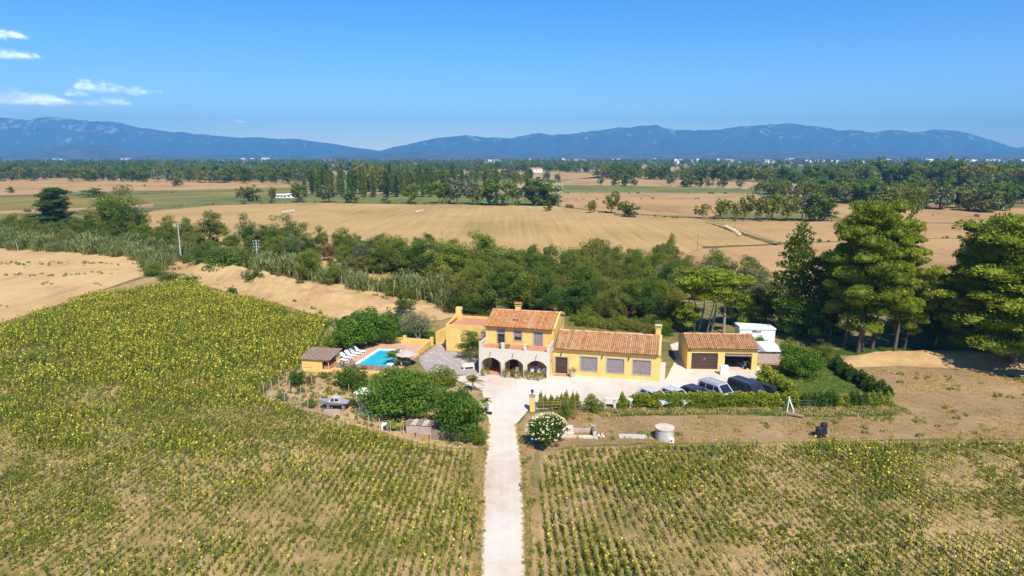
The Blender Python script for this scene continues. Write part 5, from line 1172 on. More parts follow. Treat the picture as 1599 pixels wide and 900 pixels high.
# palms and bananas by the pool and drive
def palm(label, loc, h, L, n=18, proto='frond', mat='mid', name='palm', s=1.0):
    r = np.random.default_rng(int(abs(loc[0]*100))); t = thing(name, label, 'palm', loc); V, Q, T = frond(r, n, h, L) if proto == 'frond' else whorl(r, n, h, L, .22)
    link('fronds', np_mesh('fronds', V, Q, LF[mat], T), t)
    q = MB(); q.tube([(0,0,-.05),(.05,0,h*.5),(0,0,h+.05)], [.14,.12,.1], 7); q.obj('trunk', M['palebark'], t)
palm('feather palm leaning over the right side of the pool', (*HW(-12.3, 0.9), 0), 1.2, 2.1)
palm('small palm right of the pool beside the low yellow wall', (*HW(-11.5, 2.6), 0), 1.0, 1.5)
palm('small yellowing palm between the pool and thatched parasol', (*HW(-11.0, 0.2), 0), .9, 1.4, 14, 'frond', 'lime')
palm('small palm at the flagstone edge behind the nearest shade tree', (*G(738, 612), 0), 1.3, 1.6, 16, 'frond', 'olive')
palm('spiky yucca leaning over the drive beside the shade tree', (*G(757, 645), 0), 1.3, 1.1, 22, 'whorl', 'reed')
palm('bright banana plant by the kitchen garden fence, left of the pair', (*G(613, 672), 0), .7, .9, 12, 'whorl', 'lime', 'banana_plant')
palm('bright banana plant by the kitchen garden fence, right of the pair', (*G(636, 672), 0), .7, .9, 12, 'whorl', 'lime', 'banana_plant')
# hedges: every shrub is its own plant
def hedge(pts, n, protos, lab, grp, hs, ws, ordinal=True, jit=.08):
    L = [G(*p) for p in pts]; seg = [math.hypot(b[0]-a[0], b[1]-a[1]) for a, b in zip(L, L[1:])]; tot = sum(seg)
    for i in range(n):
        d = tot*(i+.5)/n; k = 0
        while k < len(seg)-1 and d > seg[k]: d -= seg[k]; k += 1
        a, b = L[k], L[k+1]; t = d/seg[k]; p = random.choice(protos); x = a[0]+(b[0]-a[0])*t; y = a[1]+(b[1]-a[1])*t
        hgt = random.uniform(*hs); wd = random.uniform(*ws)
        plant(p, (x+random.uniform(-jit,jit), y+random.uniform(-jit,jit)), wd/PW[p], lab % ORDS[i], grp, 'hedge_shrub', 'hedge shrub', None, hgt/PH[p])
hedge([(988,634),(1242,634)], 21, ['thuja_a','thuja_a','thuja_b'], 'yellow green shrub in low hedge before the cars, %s from left', 'shrubs of the low hedge', (1.55,1.95), (1.6,2.1))
hedge([(1248,637),(1388,633)], 15, ['thuja_b','thuja_d','thuja_d'], 'slim conifer in the hedge along garden front, %s from left', 'shrubs of the garden front hedge', (1.7,2.2), (1.15,1.5))
hedge([(1191,598),(1206,612),(1236,632)], 9, ['thuja_a'], 'bright conifer in diagonal hedge between cars and garden, %s from the garage', 'shrubs of the diagonal hedge', (2.2,2.9), (1.9,2.5))
hedge([(1302,572),(1322,590),(1352,606),(1386,626)], 13, ['thuja_d'], 'dark conifer in right diagonal hedge by bare slope, %s from the top', 'shrubs of the right garden hedge', (1.7,2.2), (1.5,2.0))
hedge([(840,637),(905,636)], 8, ['thuja_b'], 'slim pointed conifer behind brown rail fence, %s from the gate pier', 'shrubs behind the rail fence', (1.5,2.2), (.8,1.2))
P_(972, 637, 'thuja_b', 609, 17, 'single pointed conifer between the stone table and white urn', None, 'conifer_shrub', 'hedge shrub')
# pots
pot('planter', 'low pot of dry flowers left of the three arches', HW(.95,-.45), .3, .35, 'mound', 1.1, 'stone', None)
for i, (x, l) in enumerate(((4.05,'before the middle arch, left'), (5.2,'before the middle arch, right'), (6.9,'before the right arch, left'), (8.2,'before the right arch, right'))):
    pot('planter', 'low stone planter of pale flowers ' + l, HW(x,-.5), .32, .35, 'mound', 1.35, 'stone', 'planters before the arcade')
pot('planter', 'barrel pot with a grassy plant beside the front door', HW(12.1,1.45), .38, .75, 'mound', .8, 'palewood', None)
for i, (x, l) in enumerate(((2.75,'left'), (3.7,'middle'), (6.15,'right'))):
    pot('terrace_pot', 'small potted plant on the terrace behind the pier, %s one' % l, (*HW(x,.75), 3.44), .18, .3, 'mound', .6, 'terracotta', 'pots on the terrace')
# porch tables and chairs
def chair(label, loc, rz):
    t = thing('garden_chair', label, 'chair', loc, rz, 'white chairs under the arcade'); q = MB(); q.bbox(-.24,-.24,.42,.24,.24,.47,.02); q.obj('seat', M['plastic'], t); q = MB(); q.bbox(-.24,.2,.48,.24,.26,.92,.02); q.obj('backrest', M['plastic'], t)
    for x in (-.2,.2):
        for y in (-.2,.2): q = MB(); q.box(x-.025,y-.025,0,x+.025,y+.025,.42); q.obj('leg', M['plastic'], t)
for i, (x, y, a, l) in enumerate(((4.9,.9,0,'under middle arch'),(5.6,1.6,2,'behind middle arch'),(6.9,.9,0,'left under right arch'),(7.9,.95,.4,'middle under right arch'),(8.6,1.2,1,'right under right arch'),(7.4,2.2,3.1,'behind the table'))):
    chair('white plastic chair on the porch, ' + l, (*HW(x,y), .06), HA+a)
ptb = thing('porch_table', 'white table on the shaded porch behind right arch', 'table', (*HW(7.6,1.6), .06), HA); q = MB(); q.bbox(-.8,-.4,.7,.8,.4,.75,.02); q.obj('top', M['plastic'], ptb)
for x in (-.7,.7):
    for y in (-.32,.32): q = MB(); q.box(x-.03,y-.03,0,x+.03,y+.03,.7); q.obj('leg', M['plastic'], ptb)
hm = thing('garden_bench', 'cream curved bench on the flagstones left of the arcade', 'bench', HW(-1.9,1.6), HA+.5)
q = MB(); q.bbox(-.9,-.28,.38,.9,.28,.46,.03); q.obj('seat', M['stone'], hm)
for x in (-.65,.65): q = MB(); q.bbox(x-.12,-.22,0,x+.12,.22,.38,.02); q.obj('leg', M['stone'], hm)
q = MB(); q.bbox(-.9,.2,.461,.9,.28,.8,.03); q.obj('backrest', M['stone'], hm)

# pines on the right
pg = 'tall pines right of the house'
P_(1340, 552, 'pine_a', 318, 98, 'tallest bright pine, its rounded top highest of the pine group', pg, 'pine_tree')
P_(1396, 553, 'pine_b', 349, 66, 'slender pale trunked pine right of the tallest pine', pg, 'pine_tree')
P_(1316, 543, 'pine_b', 346, 62, 'pine with thin crown left of the tallest pine', pg, 'pine_tree')
P_(1362, 546, 'pine_a', 345, 76, 'pine filling between the tallest pine and the slender one', pg, 'pine_tree')
P_(1348, 549, 'pine_d', 430, 74, 'lower bright pine in front of the tallest pine', pg, 'pine_tree')
P_(1412, 547, 'pine_d', 440, 50, 'short pine with low bright clumps right of the slender pine', pg, 'pine_tree')
P_(1240, 528, 'cypress_t', 347, 72, 'tall dark evergreen left of the pine group', None, 'evergreen_tree')
P_(1278, 534, 'dark_conifer', 395, 58, 'dark pine in shade between the evergreen and tall pines', pg, 'pine_tree')
P_(1298, 538, 'pine_b', 384, 52, 'dark stemmed pine behind the hedged garden', pg, 'pine_tree')
P_(1575, 572, 'pine_c', 340, 190, 'huge spreading pine cut by the right picture edge', pg, 'pine_tree')
P_(1490, 549, 'pine_b', 400, 84, 'bright leaning pine left of the huge spreading pine', pg, 'pine_tree')
P_(1528, 555, 'pine_c', 366, 112, 'dense pine between the leaning pine and huge pine', pg, 'pine_tree')
P_(1620, 556, 'pine_c', 345, 130, 'pine mostly outside the picture behind the huge one', pg, 'pine_tree')
P_(1092, 517, 'umbrella_pine', 414, 78, 'umbrella pine with flat bright crown, left of the pair', None, 'umbrella_pine')
P_(1112, 518, 'umbrella_pine', 418, 92, 'umbrella pine with flat bright crown, right of the pair', None, 'umbrella_pine')
P_(1066, 520, 'bushy_pine', 470, 44, 'small bright bushy pine left of the umbrella pines', None, 'pine_tree')
P_(1172, 512, 'bushy_pine', 450, 46, 'small bright pine above the white cabin', None, 'pine_tree')
for i, (px, py, tp, wd) in enumerate(((1150,505,462,60),(1195,505,440,60),(1215,515,440,55),(1450,528,432,70),(1480,520,440,60),(1430,515,425,70),(1398,520,440,50),(1520,520,420,70),(1460,540,470,50),(1300,520,430,60))):
    P_(px, py, 'tree_%d' % (i % 2), tp, wd, 'dark broadleaf tree in shade behind the pines', 'dark trees behind the pines')
def snag(label, px, py, pts, r):
    q = MB(); q.tube(pts, [r*(1-.7*i/(len(pts)-1)) for i in range(len(pts))], 6); props(q.obj('bare_trunk', M['palebark'], None, G(px, py)), label, 'tree')
snag('bare pale trunk bent over in a hook beside umbrella pines', 1084, 518, [(0,0,0),(.1,0,2.5),(-.05,0,4.8),(-.6,0,5.5),(-1.2,0,5.1),(-1.5,0,4.0)], .13)
snag('bare pale leaning trunk between the umbrella pines and thick pole', 1104, 520, [(0,0,0),(.4,0,2.5),(.9,0,5),(.6,0,6.3)], .13)
snag('dead white forked branch above the white cabin', 1188, 512, [(0,0,0),(-.1,0,2.2),(-1.3,0,3.8),(-2.2,0,4.4)], .08)

# the wood behind the house and along the river bed
def in_poly(x, y, P):
    c = False
    for i in range(len(P)):
        (xa, ya), (xb, yb) = P[i], P[(i+1) % len(P)]
        if (ya > y) != (yb > y) and x < (xb-xa)*(y-ya)/(yb-ya)+xa: c = not c
    return c
def scatter(poly, n, dmin, seed, world=False):
    P = poly if world else [G(*p) for p in poly]; r = random.Random(seed); xs = [p[0] for p in P]; ys = [p[1] for p in P]; out = []
    for _ in range(n*60):
        x, y = r.uniform(min(xs), max(xs)), r.uniform(min(ys), max(ys))
        if in_poly(x, y, P) and all((x-a)**2+(y-b)**2 > dmin*dmin for a, b in out): out.append((x, y))
        if len(out) >= n: break
    return out
KL = {'tree_0': 'dark green tree', 'tree_1': 'dark green tree', 'tree_2': 'mid green tree', 'tree_3': 'mid green tree', 'tree_4': 'olive green tree', 'tree_5': 'yellow green tree', 'tree_6': 'grey green tree', 'tree_7': 'brown dried tree',
      'bush_0': 'dark green bush', 'bush_1': 'mid green bush', 'bush_2': 'olive green bush', 'bush_3': 'brown dried bush', 'bush_4': 'grey green bush', 'bush_5': 'yellow green bush'}
LAND = [(60,'left picture edge'),(140,'the dark conifer'),(235,'broken topped tree'),(330,'tall concrete pole'),(430,'the insulator pole'),(520,'dry river bed'),(600,'the loungers'),(660,'the olive tree'),(720,'the annex chimney'),(765,'the roof left end'),(815,'the main roof'),(865,'the main gable'),(915,'left wing roof'),(985,'right wing roof'),(1045,'the wing chimney'),(1105,'the umbrella pines'),(1160,'the white cabin'),(1300,'the garage')]
def to_px(x, y, z=0.0): f = y*CP + (CAMH-z)*SP; return CXP + FPX*x/f, CYP - FPX*(y*SP - (CAMH-z)*CP)/f
def wood(poly, n, dmin, seed, kinds, smin, smax, where, short, excl=()):
    r = random.Random(seed); pts = scatter(poly, n, dmin, seed); ys = sorted(p[1] for p in pts)
    for x, y in pts:
        k = r.choice(kinds); s = r.uniform(smin, smax); b = k.startswith('bush'); px, py = to_px(x, y)
        if px < -70 or px > 1670: continue
        land = next((l for m, l in LAND if px < m), 'the garage'); q = ys.index(y)/len(ys); row = 'front' if q < .33 else 'middle' if q < .67 else 'back'
        plant(k, (x, y), s*r.uniform(.9,1.15), f'{KL[k]} at the {row} of {short}, beyond {land}', f'{KL[k]}{"es" if b else "s"} {where}', 'bush' if b else 'tree', 'bush' if b else 'tree', None, s)
T_ = lambda *k: ['tree_%d' % i for i in k]; B_ = lambda *k: ['bush_%d' % i for i in k]
wood([(700,486),(760,492),(880,494),(1060,507),(1062,470),(960,448),(850,450),(740,455),(690,470)], 92, 2.6, 1, T_(0,2,2,4,4,0,3)+B_(1,2,0,3,1), .72, 1.1, 'in the dense wood behind the farmhouse', 'the near wood')
wood([(560,425),(690,430),(740,455),(850,450),(960,448),(1060,465),(1200,485),(1200,455),(1100,440),(1040,425),(950,420),(850,426),(760,408),(650,412),(560,408)], 105, 4.0, 2, T_(0,2,3,4,4,6,2,7)+B_(2,3,1,4), .72, 1.05, 'at the field side of the wood behind the farmhouse', 'the far wood')
wood([(380,392),(470,385),(560,400),(700,412),(700,440),(600,432),(480,424),(400,410)], 62, 3.4, 3, T_(2,4,7,6,0,3,4)+B_(2,3,4,2,3), .6, .95, 'in the scrub between the stubble and reeds', 'the scrub')
wood([(0,366),(230,368),(380,382),(430,396),(400,404),(260,392),(200,384),(0,378)], 74, 3.8, 4, T_(0,2,2,4,3)+B_(1,2,0,1), .75, 1.1, 'in the tree belt behind the left reeds', 'the left belt')
wood([(-60,372),(120,378),(250,394),(420,418),(560,442),(720,484),(690,484),(560,452),(420,432),(300,412),(120,392),(-60,386)], 60, 3.0, 16, B_(1,2,4,0,2,3)+T_(4,2), .55, 1.0, 'growing among the reeds', 'the reeds')
wood([(890,500),(1050,510),(1056,526),(1000,522),(900,508)], 26, 1.6, 6, B_(1,0,2,5,1), .35, .7, 'on the grass behind the wing', 'the shrubs behind the wing')
for i, (px, py, k, tp, wd, lab) in enumerate((
    (95,368,'dark_conifer',295,62,'dark pyramidal conifer rising from the left tree belt'), (190,372,'tree_1',291,74,'tall dark tree with broken top in the left tree belt'),
    (170,372,'tree_2',304,56,'tall lighter tree joined to left side of broken topped tree'), (330,384,'tree_3',328,60,'pointed green tree right of the tall concrete pole'),
    (388,394,'tree_1',333,36,'dark tree at the stubble edge right of the pole'), (452,390,'tree_1',335,62,'dark spreading tree left of the brown scrub at stubble'),
    (760,440,'tree_5',362,64,'yellow green tree highest in the wood centre'), (700,440,'tree_5',375,60,'yellow green tree left of the wood centre'), (655,432,'tree_0',374,60,'dark round tree at left of the wood centre'),
    (630,430,'tree_3',368,52,'tall mid green tree leftmost in the wood centre'), (920,445,'tree_4',373,70,'tall olive green tree above the farmhouse wing'), (965,470,'tree_0',440,70,'dark bushy tree behind the farmhouse wing'),
    (600,425,'tree_2',385,55,'green tree before the stubble at scrub end'), (1046,408,'bush_1',363,20,'lone bushy tree at the stubble corner near dark pole'), (735,488,'tree_1',450,84,'dark low tree beside the annex chimney'),
    (985,492,'tree_1',452,60,'dark dense tree right behind the wing roof'), (900,490,'tree_0',440,64,'dark dense tree behind the wing roof near main house'))):
    P_(px, py, k, tp, wd, lab)
# shrubs along the bank
for i, (px, py, k, tp, wd, lab) in enumerate(((397,446,'bush_0',418,32,'dark bush on the earth bank below the insulator pole'), (469,455,'bush_0',432,14,'slim dark bush in the dry river bed'), (449,446,'bush_1',434,8,'tiny green bush in the dry river bed'), (363,460,'bush_0',446,14,'small dark bush at the foot of earth bank'),
     (240,430,'bush_1',412,40,'low green bush at the tip of tilled field'), (265,438,'bush_0',425,36,'low dark bush on the sunflower edge, left of two'), (296,443,'bush_0',429,30,'low dark bush on the sunflower edge, right of two'), (350,425,'bush_0',385,60,'dark green thicket right of the tall concrete pole'), (320,420,'tree_0',378,50,'dark tree at the track head beside the tall pole'))):
    P_(px, py, k, tp, wd, lab, None, 'bush', 'bush')
# trees at the far edge of the stubble
edge = [(395,315,'far_tree_0',289,26),(378,315,'far_tree_2',292,16),(425,315,'far_tree_1',293,18),(468,316,'far_tree_1',284,34),(514,316,'far_tree_3',290,30),(549,317,'far_tree_0',293,22),(600,317,'far_tree_3',308,14),(640,318,'far_tree_1',287,36),(686,318,'far_tree_1',283,40),(714,319,'far_tree_3',279,32),(738,319,'far_tree_3',280,30),(748,320,'far_tree_1',290,24),(775,321,'far_tree_0',274,46),(800,320,'far_tree_1',282,30),(836,321,'far_tree_0',278,48),(855,320,'far_tree_0',282,40),(866,321,'far_tree_0',300,22),(855,330,'far_tree_0',312,14),
        (923,333,'far_tree_2',313,19),(954,333,'far_tree_2',302,30),(972,337,'far_tree_1',314,24),(985,339,'far_tree_0',318,26)]
edge.sort()
for i, (px, py, k, tp, wd) in enumerate(edge):
    o = ['single'] ; P_(px, py, k, tp, wd, '%s tree from the left along the far edge of stubble field' % ORDS[i], 'trees along the far stubble edge')
redge = [(1096,341,319,24),(1125,342,311,34),(1146,343,316,16),(1163,343,305,34),(1188,344,306,34),(1206,343,300,30),(1228,345,304,36),(1252,344,301,34),(1278,346,296,42),(1292,345,306,26)]
for i, (px, py, tp, wd) in enumerate(redge):
    P_(px, py, 'far_tree_%d' % [2,1,1,2,2,1,2,3,0,0][i], tp, wd, '%s tree from the left in the row between the tan fields' % (OR+['eighth','ninth','tenth'])[i], 'row of trees between the tan fields')
P_(1421, 347, 'far_tree_1', 290, 38, 'lone forked tree with sparse brown top in tan fields', None)
P_(1402, 346, 'far_tree_2', 294, 18, 'thin half dead tree left of the lone forked tree', None)
P_(16, 302, 'far_tree_0', 291, 11, 'lone small dark tree in the left fields', None)
P_(145, 308, 'far_tree_0', 293, 34, 'low dark thicket in the left fields', None, 'bush', 'bush')
P_(278, 291, 'far_tree_0', 278, 17, 'lone round dark tree in the left tan field', None); P_(220, 284, 'far_tree_0', 270, 18, 'dark tree before the far left treeline', None)
# poplar plantation
ORD = OR + ['eighth','ninth','tenth','eleventh','twelfth','thirteenth','fourteenth']
r = random.Random(3); k = 0
for row, (py, x0, x1, n) in enumerate(((308,470,700,13),(304,476,720,15),(300,480,830,17),(296,490,720,13))):
    for i in range(n):
        px = x0+(x1-x0)*(i+r.uniform(.2,.8))/n
        P_(px, py, 'poplar' if r.random() < .6 else 'poplar_d', py-r.uniform(30,42), r.uniform(8,12), ('slim poplar in front row of the plantation, %s from left' % ORD[i]) if row == 0 else 'slim poplar in the inner rows of plantation beyond the stubble', 'poplars of the plantation', 'poplar_tree')
P_(581, 300, 'far_tree_2', 257, 44, 'broad crowned tall tree rising over the poplar plantation', None)
# far belts of single trees
def belt(pts, n, hs, lab, grp, depth=14, kinds=(0,0,1,1,2,3), wk=1.0):
    L = [G(*p) for p in pts]; r = random.Random(len(lab)+n); ps = []
    for i in range(n):
        t = r.random()*(len(L)-1); k_ = int(t); f = t-k_; ps.append((L[k_][0]+(L[k_+1][0]-L[k_][0])*f, L[k_][1]+(L[k_+1][1]-L[k_][1])*f + r.uniform(-depth, depth)))
    for i, (x, y) in enumerate(sorted(ps, key=lambda p: p[0]/p[1])):
        h = r.uniform(*hs); plant('far_tree_%d' % r.choice(kinds), (x, y), h/9*r.uniform(.9,1.35)*wk, (lab % ORDS[i]) if '%s' in lab and i < len(ORDS) else lab.replace('%s ', ''), grp, 'tree', 'tree', None, h/9)
belt([(1310,317),(1400,322),(1500,327),(1600,332)], 44, (9,15), 'dark tree in the dense wood at right beyond tan fields', 'trees of the right hand wood', 22)
belt([(1200,306),(1300,309),(1420,312),(1600,316)], 34, (8,14), 'tree in the second row of right hand wood', 'trees of the right hand wood, second row', 30)
belt([(930,290),(1050,291),(1200,296),(1320,303)], 30, (6,13), '%s tree from left in the hedge along the green maize strip', 'trees along the maize strip', 10)

# ------------------------------------------------------------------ masses nobody could count: instanced stuff
def scatter_stuff(name, pts, protos, label=None, cat=None, smin=.8, smax=1.2, tilt=.1, seed=0, zs=None, idx=None, scl=None, rot=None):
    """one object: many copies of a few meshes on points"""
    r = np.random.default_rng(seed); P = np.array([(p[0], p[1], p[2] if len(p) > 2 else 0) for p in pts], np.float32); n = len(P)
    me = bpy.data.meshes.new(name); me.vertices.add(n); me.vertices.foreach_set('co', P.ravel())
    def attr(nm, tp, val, key='value'): a = me.attributes.new(nm, tp, 'POINT'); a.data.foreach_set(key, val)
    attr('scl', 'FLOAT', np.asarray(scl if scl is not None else r.uniform(smin, smax, n), np.float32))
    ro = np.column_stack([r.normal(size=n)*tilt, r.normal(size=n)*tilt, r.uniform(0, 6.283, n)]).astype(np.float32); attr('rot', 'FLOAT_VECTOR', ro.ravel(), 'vector')
    attr('idx', 'INT', np.asarray(idx if idx is not None else r.integers(0, len(protos), n), np.int32)); me.update()
    o = link(name, me); props(o, label, cat, None, 'stuff')
    ng = bpy.data.node_groups.new(name + '_nodes', 'GeometryNodeTree'); ng.interface.new_socket('Geometry', in_out='INPUT', socket_type='NodeSocketGeometry'); ng.interface.new_socket('Geometry', in_out='OUTPUT', socket_type='NodeSocketGeometry')
    gi = ng.nodes.new('NodeGroupInput'); go = ng.nodes.new('NodeGroupOutput'); jn = ng.nodes.new('GeometryNodeJoinGeometry')
    def named(nm, tp): a = ng.nodes.new('GeometryNodeInputNamedAttribute'); a.data_type = tp; a.inputs[0].default_value = nm; return a.outputs[0]
    for i, src in enumerate(protos):
        so_ = bpy.data.objects.new(name + '_source', src)
        oi = ng.nodes.new('GeometryNodeObjectInfo'); oi.inputs[0].default_value = so_; oi.inputs['As Instance'].default_value = True
        ip = ng.nodes.new('GeometryNodeInstanceOnPoints'); cmp_ = ng.nodes.new('FunctionNodeCompare'); cmp_.data_type = 'INT'; cmp_.operation = 'EQUAL'
        ints = [s for s in cmp_.inputs if s.type == 'INT']; ng.links.new(named('idx', 'INT'), ints[0]); ints[1].default_value = i
        ng.links.new(gi.outputs[0], ip.inputs['Points']); ng.links.new(cmp_.outputs[0], ip.inputs['Selection']); ng.links.new(oi.outputs['Geometry'], ip.inputs['Instance'])
        e2r = ng.nodes.new('FunctionNodeEulerToRotation'); ng.links.new(named('rot', 'FLOAT_VECTOR'), e2r.inputs[0]); ng.links.new(e2r.outputs[0], ip.inputs['Rotation']); ng.links.new(named('scl', 'FLOAT'), ip.inputs['Scale']); ng.links.new(ip.outputs[0], jn.inputs[0])
    ng.links.new(jn.outputs[0], go.inputs[0]); md = o.modifiers.new('scatter', 'NODES'); md.node_group = ng; return o
# reeds
def nz_(X, Y, s, seed): return np.array([mnoise.fractal(Vector((x*s, y*s, seed)), .8, 2, 4) for x, y in zip(X, Y)])
def reed_proto(seed, n=46, h=4.6):
    r = np.random.default_rng(seed); a = blades(r, n, h, .75, .30, .11, 4, .4); k = 9; V, Q, T = [], [], []
    parts = [a]
    P = a[0].reshape(n, 10, 3)
    for j in (2, 4, 6):
        base = (P[:, j] + P[:, j+1])/2
        b = blades(r, n*2, 1.5, 0, .75, .16, 3, .9); b = (b[0].reshape(2*n, 8, 3) + np.repeat(base, 2, 0)[:, None, :], b[1], b[2]); parts.append((b[0].reshape(-1, 3), b[1], b[2]))
    V, Q, T = join(*parts); return np_mesh('reed_clump', V, Q, LF['reed'], T)
RP = [reed_proto(i) for i in range(4)]
reed_pts = scatter([(-250,366),(0,374),(120,378),(250,394),(300,402),(420,418),(560,442),(700,470),(740,488),(700,490),(690,480),(600,460),(480,440),(420,436),(395,430),(310,415),(280,412),(262,422),(232,424),(222,408),(120,396),(0,390),(-300,380)], 520, 1.2, 8)
rh = nz_([p[0] for p in reed_pts], [p[1] for p in reed_pts], .09, 4.0); reed_scl = np.clip(.95 + .9*rh + .12*rng.normal(size=len(rh)), .45, 1.5)
scatter_stuff('reed_bed', reed_pts, RP, 'tall grey green reed bed bordering the bare field and dry river bed', 'reeds', .85, 1.45, .16, 1, scl=reed_scl)
# far woods
FTM = [PROTO['far_tree_%d' % i]['crown'] for i in range(4)]
r = np.random.default_rng(9); fw = []
def fband(px0, px1, py0, py1, n, h0, h1):
    for _ in range(n):
        px = r.uniform(px0, px1); py = py0+(py1-py0)*r.random(); x, y = G(px, py); fw.append((x, y, -1.5, r.uniform(h0, h1)/9))
fband(-150, 1750, 251.5, 258, 1500, 12, 22); fband(-150, 1000, 257, 270, 800, 11, 20); fband(900, 1750, 256, 266, 420, 9, 15); fband(-150, 480, 266, 279, 330, 11, 19); fband(480, 900, 262, 268, 200, 11, 18); fband(1330, 1750, 276, 284, 160, 12, 20); fband(480, 870, 277, 284, 120, 10, 17)
def fline(pts, n, h0, h1, depth):
    L = [G(*p) for p in pts]
    for _ in range(n):
        t = r.random()*(len(L)-1); q = int(t); f = t-q; fw.append((L[q][0]+(L[q+1][0]-L[q][0])*f, L[q][1]+(L[q+1][1]-L[q][1])*f + r.uniform(-depth, depth), -.3, r.uniform(h0, h1)/9))
fline([(-80,281),(160,282),(320,284),(480,285)], 110, 11, 19, 40); fline([(930,279),(1050,280),(1200,284),(1330,290)], 110, 12, 20, 45); fline([(1320,285),(1460,289),(1660,296)], 120, 15, 25, 50); fline([(1200,304),(1320,307),(1500,312),(1660,318)], 50, 9, 15, 30)
fband(1000, 1750, 249.0, 251.5, 800, 10, 18)
fbad = [[G(*p) for p in q] for q in ([(690,270),(860,268.5),(1000,274),(870,282),(800,276)], [(320,262.5),(480,264),(470,266.5),(320,266)], [(1470,266),(1600,266),(1600,275),(1470,275)])]
fw = [p for p in fw if not any(in_poly(p[0], p[1], b) for b in fbad)]
scatter_stuff('far_woodland', [p[:3] for p in fw], FTM, 'hazy dark woodland covering the plain up to the mountains', 'woodland', tilt=.03, seed=2, scl=[p[3] for p in fw], idx=r.choice(4, len(fw), p=[.5,.25,.15,.1]))
# maize strip, weeds on the yards
mz = scatter([(880,290),(1050,293),(1215,298),(1215,302),(875,300)], 380, 2.5, 3)
GRASS = [np_mesh('grass_tuft', *blades(np.random.default_rng(i), 26, .28, .12, .5, .03, 2)[:3][:2], LF['dry'], blades(np.random.default_rng(i), 26, .28, .12, .5, .03, 2)[2]) for i in range(2)]
GREEN = [np_mesh('lawn_tuft', *blades(np.random.default_rng(i), 26, .16, .12, .5, .03, 2)[:2], LF['lawn'], blades(np.random.default_rng(i), 26, .16, .12, .5, .03, 2)[2]) for i in range(2)]
WEED = [np_mesh('weed_plant', *leafset(np.random.default_rng(i+50), unit(np.random.default_rng(i), 9)*np.array([.3,.3,.10])+np.array([0,0,.15]), np.full((9,3),.14), 60, .17, 1.8, .7, .6)[:2], LF['weed'], leafset(np.random.default_rng(i+50), unit(np.random.default_rng(i), 9)*np.array([.3,.3,.10])+np.array([0,0,.15]), np.full((9,3),.14), 60, .17, 1.8, .7, .6)[2]) for i in range(3)]
def npoly(P, X, Y):
    c = np.zeros(len(X), bool)
    for i in range(len(P)):
        (xa, ya), (xb, yb) = P[i], P[(i+1) % len(P)]
        if ya == yb: continue
        c ^= ((ya > Y) != (yb > Y)) & (X < (xb-xa)*(Y-ya)/(yb-ya)+xa)
    return c
def rand_in(P, n, seed, near=True):
    r = np.random.default_rng(seed); xs = [p[0] for p in P]; ys = [p[1] for p in P]
    X = r.uniform(min(xs), max(xs), n); Y = r.uniform(min(ys), max(ys), n); k = npoly(P, X, Y); return X[k], Y[k]
def in_view(X, Y, m=260):
    f = Y*CP + CAMH*SP; px = CXP + FPX*X/f; py = CYP - FPX*(Y*SP - CAMH*CP)/f
    return (px > -m) & (px < 1599+m) & (py < 900+m) & (py > 0)
def nz(X, Y, s, seed): return np.array([mnoise.fractal(Vector((x*s, y*s, seed)), .8, 2, 4) for x, y in zip(X, Y)])
DY = [G(*p) for p in [(820,690),(822,650),(880,644),(990,652),(1240,654),(1392,652),(1400,634),(1330,575),(1599,590),(1640,600),(1640,688),(1240,687),(900,692)]]
X, Y = rand_in(DY, 9000, 3); v = nz(X, Y, .18, 2) + .25*np.random.default_rng(1).normal(size=len(X)); k = v > -.05
scatter_stuff('dry_grass', list(zip(X[k], Y[k])), GRASS + [WEED[0]], 'tufts of dry grass and weeds on the yard right of drive', 'grass', .5, 1.3, .15, 5, idx=np.random.default_rng(2).choice(3, k.sum(), p=[.5,.46,.04]))
VG = [G(*p) for p in [(930,641.5),(1000,639),(1240,639.5),(1395,632.5),(1415,640),(1392,649),(1300,651),(1120,647),(1000,649),(940,651)]]
X, Y = rand_in(VG, 5000, 4); scatter_stuff('verge_grass', list(zip(X, Y)), GREEN + GREEN + GRASS[:1], 'strip of green grass along the foot of the hedge', 'grass', .8, 1.8, .15, 6)
L2 = [G(*p) for p in [(1212,590),(1228,570),(1262,556),(1300,560),(1322,588),(1360,612),(1290,618),(1240,622)]]; X, Y = rand_in(L2, 5000, 5); L3 = [HW(-19.4, 12.1), HW(-11.0, 11.7), HW(-9.9, 15), HW(-12, 19.5), HW(-19.6, 20)]; X2, Y2 = rand_in(L3, 4000, 6); L4 = [G(*p) for p in [(1290,553),(1330,540),(1420,540),(1500,545),(1470,552),(1330,555)]]; X3, Y3 = rand_in(L4, 4000, 7)
scatter_stuff('lawn_grass', list(zip(np.r_[X, X2, X3], np.r_[Y, Y2, Y3])), GREEN, 'mown green grass of the garden lawns', 'grass', .5, .9, .15, 7)
KG = [G(*p) for p in [(412,618),(474,584),(560,580),(600,596),(600,640),(672,692),(745,699),(560,664)]]; X, Y = rand_in(KG, 1000, 8)
scatter_stuff('garden_weeds', list(zip(X, Y)), GRASS + WEED, 'weeds and dry stalks in the kitchen garden beds', 'weeds', .5, 1.2, .2, 8)
BK = [G(*p) for p in [(262,413),(300,402),(420,424),(480,436),(560,450),(690,474),(690,500),(520,499),(330,446),(268,428)]]; X, Y = rand_in(BK, 900, 9); v = nz(X, Y, .1, 7); k = v > .15
scatter_stuff('bank_weeds', list(zip(X[k], Y[k])), GRASS + WEED, 'sparse weeds in the sandy river bed', 'weeds', .8, 2.2, .2, 9)
TF = [G(*p) for p in [(0,395),(120,400),(215,406),(222,428),(0,495)]]; X, Y = rand_in(TF, 900, 10); v = nz(X*.3, Y, .12, 3); k = v > .25
